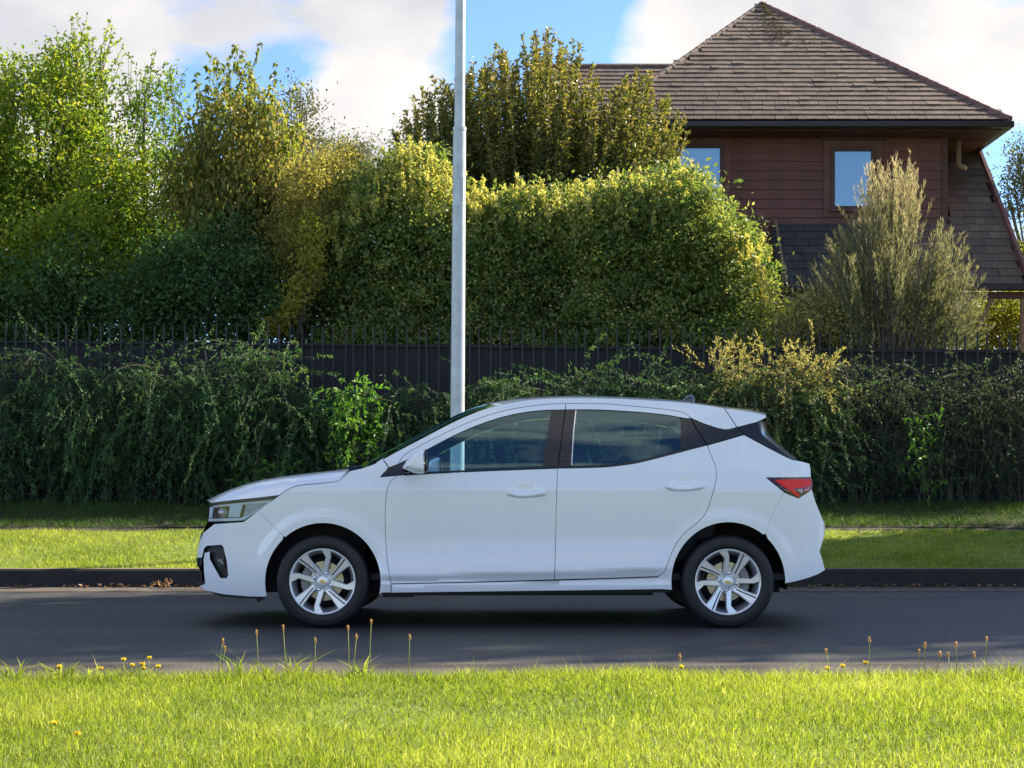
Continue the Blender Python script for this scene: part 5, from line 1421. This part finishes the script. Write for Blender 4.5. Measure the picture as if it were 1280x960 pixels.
b = MB(); b.box(0.75, YC - 0.62, 0.40, 1.2, YC + 0.62, 0.62); rs = b.build('rear_seat', M['seat'], CAR, bevel=0.05, smooth=True)
b = MB(); b.add([(1.15, YC - 0.62, 0.55), (1.3, YC - 0.62, 0.55), (1.3, YC + 0.62, 0.55), (1.15, YC + 0.62, 0.55), (1.32, YC - 0.58, 1.05), (1.42, YC - 0.58, 1.05), (1.42, YC + 0.58, 1.05), (1.32, YC + 0.58, 1.05)],
      [(0, 3, 2, 1), (4, 5, 6, 7), (0, 1, 5, 4), (1, 2, 6, 5), (2, 3, 7, 6), (3, 0, 4, 7)]); b.build('rear_backrest', M['seat'], rs, bevel=0.04, smooth=True)
for yy in (YC - 0.38, YC + 0.38):
    b = MB(); b.box(1.34, yy - 0.12, 1.06, 1.43, yy + 0.12, 1.17); b.build('headrest', M['seat'], rs, bevel=0.03, smooth=True)

# wheels
def lathe(prof, cx, cz, sy, y0, n=64):
    vs = []; fs = []
    for (r, d) in prof:
        for k_ in range(n):
            t = 2 * math.pi * k_ / n; vs.append((cx + r * math.cos(t), y0 + sy * d, cz + r * math.sin(t)))
    for a in range(len(prof) - 1):
        for k_ in range(n): fs.append((a * n + k_, a * n + (k_ + 1) % n, (a + 1) * n + (k_ + 1) % n, (a + 1) * n + k_))
    return vs, fs
RT = 0.294; RR = 0.2085
BROAD = np.array([(-8, 74), (-58, 128), (-134, 230), (-170, 206), (-206, 166), (-112, 100), (-62, 54)]) / 268.0
GROOVE = np.array([(-54, 70), (-90, 104), (-186, 178), (-178, 187), (-84, 112), (-47, 77)]) / 268.0
THIN = np.array([(-18, 66), (24, 196), (-12, 262), (28, 264), (66, 258), (70, 200), (36, 74)]) / 268.0
def wheel(ax, az, side, rot):
    """side = -1: near flank (faces -y); d grows outward"""
    sy = side; yface = YC + side * 0.848
    tp = [(RR, -0.005), (RR + 0.004, 0.004), (RR + 0.012, 0.010), (RR + 0.03, 0.0145), (RR + 0.05, 0.013), (RR + 0.052, 0.0115), (RR + 0.055, 0.0125), (RT - 0.016, 0.004), (RT - 0.008, -0.006), (RT - 0.002, -0.018), (RT, -0.035), (RT - 0.002, -0.036), (RT - 0.002, -0.04), (RT, -0.041),
          (RT + 0.001, -0.075), (RT - 0.005, -0.076), (RT - 0.005, -0.084), (RT + 0.001, -0.085), (RT + 0.001, -0.112), (RT - 0.005, -0.113), (RT - 0.005, -0.121), (RT + 0.001, -0.122), (RT, -0.16), (RT - 0.008, -0.185), (RT - 0.03, -0.195), (RR, -0.185)]
    v, f = lathe(tp, ax, az, sy, yface, 72)
    w = MB().add(v, f).build('wheel', M['rubber'], CAR, smooth=True)
    rp = [(RR + 0.001, -0.004), (RR + 0.001, 0.004), (RR - 0.004, 0.006), (RR - 0.010, 0.001), (RR - 0.015, -0.010), (RR - 0.033, -0.045), (RR - 0.040, -0.10), (RR - 0.012, -0.17), (RR, -0.18)]
    v, f = lathe(rp[:5], ax, az, sy, yface, 72); MB().add(v, f).build('rim', M['alloy'], w, smooth=True)
    v, f = lathe(rp[4:], ax, az, sy, yface, 72); MB().add(v, f).build('rim_barrel', M['alloy_dark'], w, smooth=True)
    # hub
    hp_ = [(0.066, -0.055), (0.065, -0.026), (0.060, -0.0225), (0.0365, -0.022), (0.036, -0.010), (0.034, -0.0075), (0.030, -0.0065), (0.0005, -0.006)]
    v, f = lathe(hp_, ax, az, sy, yface, 40); hb = MB().add(v, f).build('hub', M['alloy'], w, smooth=True)
    # spokes
    for q in range(4):
        a = math.radians(rot + 90 * q); ca, sa = math.cos(a), math.sin(a)
        for shp, wd in ((BROAD, 0.5), (THIN, 0.4)):
            p = shp * 0.207
            if side > 0: p = p * np.array([-1, 1])
            p = np.stack([p[:, 0] * ca - p[:, 1] * sa, p[:, 0] * sa + p[:, 1] * ca], 1)
            if area(p) < 0: p = p[::-1]
            r = np.linalg.norm(p, axis=1)
            dep = lambda rr: np.interp(rr, [0.03, 0.07, 0.15, 0.207], [-0.016, -0.012, -0.004, 0.002])
            pf = inset(p, 0.0062 if wd == 0.5 else 0.0042); rf = np.linalg.norm(pf, axis=1)
            n = len(p)
            front = np.stack([ax + pf[:, 0], np.array([yface + sy * d for d in dep(rf)]), az + pf[:, 1]], 1)
            mid = np.stack([ax + p[:, 0], np.array([yface + sy * (d - 0.008) for d in dep(r)]), az + p[:, 1]], 1)
            bk = np.stack([ax + p[:, 0], np.array([yface + sy * (d - 0.034) for d in dep(r)]), az + p[:, 1]], 1)
            i = np.arange(n)
            fs = [tuple(range(n))] + [(k_, (k_ + 1) % n, n + (k_ + 1) % n, n + k_) for k_ in range(n)] + [(n + k_, n + (k_ + 1) % n, 2 * n + (k_ + 1) % n, 2 * n + k_) for k_ in range(n)]
            mb = MB().add(list(front) + list(mid) + list(bk), fs)
            mb.build('spoke', M['alloy'], w)
        g = GROOVE * 0.207
        if side > 0: g = g * np.array([-1, 1])
        g = np.stack([g[:, 0] * ca - g[:, 1] * sa, g[:, 0] * sa + g[:, 1] * ca], 1); rg_ = np.linalg.norm(g, axis=1); n = len(g)
        fr_ = [(ax + g[k_, 0], yface + sy * (dep(rg_[k_]) + 0.0006), az + g[k_, 1]) for k_ in range(n)]; bk_ = [(x, y - sy * 0.004, z) for x, y, z in fr_]
        MB().add(fr_ + bk_, [tuple(range(n))] + [(k_, (k_ + 1) % n, n + (k_ + 1) % n, n + k_) for k_ in range(n)]).build('spoke_groove', M['matte_black'], w)
    for q in range(4):
        a = math.radians(rot + 65 + 90 * q); cx, cz = ax + 0.057 * math.cos(a), az + 0.057 * math.sin(a)
        v, f = lathe([(0.019, -0.035), (0.0185, -0.018), (0.0165, -0.016), (0.0135, -0.021)], cx, cz, sy, yface, 16); MB().add(v, f).build('bolt_boss', M['alloy'], hb, smooth=True)
        v, f = lathe([(0.0105, -0.03), (0.0105, -0.010), (0.0075, -0.0055), (0.0005, -0.0045)], cx, cz, sy, yface, 6); MB().add(v, f).build('wheel_nut', M['chrome'], hb)
    # gold emblem: a slanted cross bar with a wider middle
    e = np.array([(-0.020, -0.005), (-0.0085, -0.005), (-0.0095, -0.009), (0.007, -0.009), (0.0085, -0.005), (0.0175, -0.005), (0.020, 0.005), (0.0085, 0.005), (0.0095, 0.009), (-0.007, 0.009), (-0.0085, 0.005), (-0.0175, 0.005)])
    t_ = math.radians(rot * 1.0 - 25 if rot < 5 else -8); e = np.stack([e[:, 0] * math.cos(t_) - e[:, 1] * math.sin(t_), e[:, 0] * math.sin(t_) + e[:, 1] * math.cos(t_)], 1)
    n = len(e)
    vs = [(ax + x * -side, yface - sy * 0.0042, az + z) for x, z in e] + [(ax + x * -side, yface - sy * 0.0075, az + z) for x, z in e]
    MB().add(vs, [tuple(range(n))] + [(k_, (k_ + 1) % n, n + (k_ + 1) % n, n + k_) for k_ in range(n)]).build('emblem', M['gold'], hb)
    v, f = lathe([(0.05, -0.055), (0.052, -0.07), (0.085, -0.072), (0.125, -0.072), (0.128, -0.075), (0.128, -0.095)], ax, az, sy, yface, 48); MB().add(v, f).build('brake_disc', M['disc'], w, smooth=False)
    v, f = lathe([(0.128, -0.10), (0.18, -0.13), (0.19, -0.14)], ax, az, sy, yface, 40); MB().add(v, f).build('backplate', M['void'], w, smooth=True)
    sgx = -1 if ax < 0 else 1
    c_ = []
    for a0 in np.linspace(-30, 40, 8): c_.append((ax + sgx * 0.118 * math.cos(math.radians(a0)), az + 0.118 * math.sin(math.radians(a0))))
    mb = MB()
    for (x0, z0), (x1, z1) in zip(c_[:-1], c_[1:]): mb.bar((x0, yface - sy * 0.072, z0), (x1, yface - sy * 0.072, z1), 0.05, 0.05, (0, 1, 0))
    mb.build('brake_caliper', M['caliper'], w)
wheel(AX[0][0], AX[0][1], -1, 0); wheel(AX[1][0], AX[1][1], -1, 15.5)
wheel(AX[0][0], AX[0][1], 1, 30); wheel(AX[1][0], AX[1][1], 1, 50)
MB().bar((AX[1][0], YC - 0.65, 0.27), (AX[1][0], YC + 0.65, 0.27), 0.09, 0.07).build('rear_axle', M['void'], CAR)
MB().bar((AX[0][0], YC - 0.65, 0.26), (AX[0][0], YC + 0.65, 0.26), 0.06, 0.05).build('front_axle', M['void'], CAR)

# ------------------------------------------------------------------ small things: flowers, seed heads, fallen leaves
M['stem'] = leafmat('weed_stem', greens((0.26, 0.30, 0.07), (0.40, 0.33, 0.14)), 0.3)
M['petal'] = leafmat('yellow_petal', greens((0.80, 0.62, 0.03), (0.88, 0.74, 0.06)), 0.45, tcol=(1.2, 1.1, 0.5))
M['seed'] = leafmat('brown_seed_head', greens((0.42, 0.29, 0.12), (0.60, 0.45, 0.20), (0.70, 0.58, 0.32)), 0.5, tcol=(1.3, 1.1, 0.8))
def weed(px, py, kind, label, Y=6.2, lean=None, group=None):
    tip = U(px, py, Y)
    gz = float(np.interp(Y, LAWN_Y, LAWN_Z))
    lean = rng.normal(0, 0.02) if lean is None else lean
    base = np.array([tip[0] + lean, Y + rng.normal(0, 0.02), gz])
    r = empty({'flower': 'yellow_flower', 'seed': 'seed_stalk'}[kind], tuple(base), label, {'flower': 'flower', 'seed': 'weed'}[kind], group)
    m = (base + tip) / 2 + np.array([-lean * 0.25 + rng.normal(0, 0.004), 0, 0])
    MB().tube([base, m, tip], [0.0022, 0.0017, 0.0013], 5).build('stem', M['stem'], r, smooth=True)
    lv = Leaves()
    if kind == 'flower':
        n = 46; a = rng.uniform(0, 2 * np.pi, n)
        D = np.stack([np.cos(a), np.sin(a), rng.uniform(0.1, 1.3, n)], 1)
        lv.add(np.repeat(tip[None], n, 0), D, 0.0145 * rng.uniform(0.7, 1.1, n), 0.0065, rng.random(n))
        lv.build('petals', M['petal'], r)
        MB().tube([tip - [0, 0, 0.008], tip - [0, 0, 0.002], tip + [0, 0, 0.003]], [0.002, 0.0055, 0.004], 8).build('calyx', M['stem'], r, smooth=True)
    else:
        hd = rng.uniform(0.018, 0.026)
        MB().tube([tip - [0, 0, hd * 0.5], tip - [0, 0, hd * 0.25], tip + [0, 0, hd * 0.2], tip + [0, 0, hd * 0.5]], [0.0015, 0.0036, 0.0034, 0.001], 8).build('seed_head', M['seed'], r, smooth=True)
        n = 60; t = rng.uniform(-0.45, 0.5, n)
        P = tip + np.stack([np.zeros(n), np.zeros(n), t * hd], 1)
        lv.add(P, rand_dir(n) + np.array([0, 0, 0.7]), 0.0075, 0.0025, rng.random(n))
        lv.build('bristles', M['seed'], r)
    # a few basal leaves
    lv = Leaves(); n = rng.integers(2, 5); a = rng.uniform(0, 2 * np.pi, n)
    lv.add(np.repeat(base[None], n, 0), np.stack([np.cos(a) * 0.6, np.sin(a) * 0.6, np.ones(n)], 1), rng.uniform(0.05, 0.09, n), 0.007, rng.uniform(0.4, 0.8, n), fold=0.1)
    lv.build('basal_leaves', M['grass'], r)
    return r
G1 = 'yellow flowers on the lawn edge'; G2 = 'brown seed heads on the lawn edge'
fl = [(74, 834, 'yellow flower low in the grass nearest the left edge of the lawn top'), (126, 836, 'yellow flower left of the main cluster of yellow flowers'), (154.5, 825, 'leftmost tall yellow flower of the cluster left of the car'),
      (165.6, 832, 'second yellow flower of the cluster left of the car'), (178, 830.6, 'upper bloom of the close pair of yellow flowers left of the car'), (179.5, 835.5, 'lower bloom of the close pair of yellow flowers left of the car'),
      (186.5, 823, 'tallest yellow flower of the cluster left of the car'), (198, 833.5, 'rightmost yellow flower of the cluster left of the car'),
      (852, 834, 'yellow flower below a small seed head under the rear wheel'), (1034, 836, 'yellow flower at the foot of a seed stalk right of the car'), (1053.5, 833, 'low yellow flower between two seed stalks right of the car'), (1082, 829, 'orange-yellow flower beside the tallest seed stalk right of the car')]
for px, py, lab in fl: weed(px, py, 'flower', lab, group=G1)
for px, py, Y, lab in ((68.5, 905, 4.75, 'yellow flower in the mown lawn near the left edge'), (97, 918, 4.6, 'small yellow flower in the mown lawn right of another near the left edge')): weed(px, py, 'flower', lab, Y=Y, group=G1)
sd = [(278.6, 802, -0.02, 'taller of the two close seed stalks below the front bumper'), (281, 811, -0.02, 'shorter of the two close seed stalks below the front bumper'), (320.6, 791, 0.0, 'straight seed stalk with brown head left of the front wheel'),
      (354, 785, 0.03, 'leaning pinkish seed stalk under the front wheel'), (394, 801, -0.02, 'thin bent seed stalk with small grey head under the front wheel'), (435, 785, 0.005, 'brown seed head on a tall stalk right of the front wheel'),
      (445.5, 797, -0.02, 'shorter leaning stalk between the two tallest seed stalks'), (464, 778, 0.0, 'tallest seed stalk right of the front wheel'), (512, 797, -0.01, 'lone seed stalk under the front door'),
      (850, 821, 0.0, 'small seed head under the rear wheel'), (1032.6, 815, 0.005, 'seed stalk behind the car, leftmost on the right side'), (1087, 800, 0.0, 'tallest seed stalk right of the car'), (1149, 815, 0.02, 'green seed head left of the cluster at the right'),
      (1156, 807, 0.015, 'thin seed stalk at the left of the cluster at the right'), (1175, 818, 0.0, 'short seed stalk in the cluster at the right'), (1185, 819, 0.0, 'short seed stalk next to another in the cluster at the right'),
      (1195, 806, 0.0, 'flat-topped brown seed stalk in the cluster at the right'), (1217.5, 819, 0.0, 'short seed stalk right of the flat-topped one'), (1233, 799, 0.01, 'pale seed stalk nearest the right edge')]
for px, py, ln, lab in sd: weed(px, py, 'seed', lab, lean=ln, group=G2)
def tuft(px, n, hgt, label, Y=6.22, wpx=14, wd=0.009):
    b = np.array([(px - 640) * Y / F, Y, float(np.interp(Y, LAWN_Y, LAWN_Z))])
    x = b[0] + rng.normal(0, wpx * Y / F / 2, n); y = b[1] + rng.normal(0, 0.03, n)
    V, Fq, rr = blades(x, y, np.full(n, b[2]), hgt * rng.uniform(0.5, 1.1, n), np.full(n, wd), rng.uniform(0.1, 0.8, n), rng.uniform(0, 0.6, n), rng.uniform(0.25, 0.85, n))
    tag(obj_np('grass_tuft', V, Fq, M['grass'], None, tuple(b), rnd=rr), label, 'grass tuft', 'long grass tufts on the lawn edge')
for a in ((300, 16, 0.16, 'tuft of broad grass blades below the front bumper'), (335, 14, 0.13, 'tuft of broad grass blades left of the front wheel'), (368, 20, 0.15, 'tuft of tall grass blades under the front wheel'), (450, 24, 0.13, 'wide tuft of grass blades right of the front wheel'),
          (1258, 26, 0.13, 'tuft of long grass at the right end of the lawn edge'), (20, 26, 0.12, 'tuft of long grass at the left end of the lawn edge'), (75, 16, 0.11, 'tuft of grass left of the yellow flowers'), (115, 10, 0.09, 'thin grass tuft beside the yellow flower left of the cluster'), (1160, 12, 0.08, 'thin grass tuft among the seed stalks right of the car'), (530, 14, 0.09, 'small tuft of grass under the front door')): tuft(*a)
def fallen():
    n = 420
    x = rng.uniform(-6, 6, n); y = YK - np.abs(rng.normal(0, 0.12, n)) - 0.01
    x2 = (205 - 640) * 13.45 / F + rng.normal(0, 0.09, 60); 
    P = np.stack([x, y, 0.014 + rng.uniform(0, 0.015, n)], 1)
    lv = Leaves(); a = rng.uniform(0, 2 * np.pi, n)
    lv.add(P, np.stack([np.cos(a), np.sin(a), rng.uniform(0.0, 0.6, n)], 1), rng.uniform(0.03, 0.06, n), 0.035, rng.random(n) * 0.7, nrm=np.tile([0.0, 0.0, 1.0], (n, 1)) + rng.normal(0, 0.3, (n, 3)))
    tag(lv.build('fallen_leaves', M['dryleaf']), 'brown dry leaves scattered along the gutter by the kerb', 'leaves', kind='stuff')
    lv = Leaves(); n = 15; c = np.array([(207 - 640) * 13.4 / F, 13.42, 0.012])
    P = c + np.stack([rng.normal(0, 0.05, n), rng.normal(0, 0.03, n), rng.uniform(0, 0.05, n)], 1)
    lv.add(P - c + c, rand_dir(n) + np.array([0, 0, 0.6]), 0.05, 0.04, rng.uniform(0.6, 1, n))
    tag(lv.build('leaf_heap', M['dryleaf'], None, tuple(c)), 'small heap of curled orange leaves in the gutter left of the car', 'leaf', kind='stuff')
fallen()
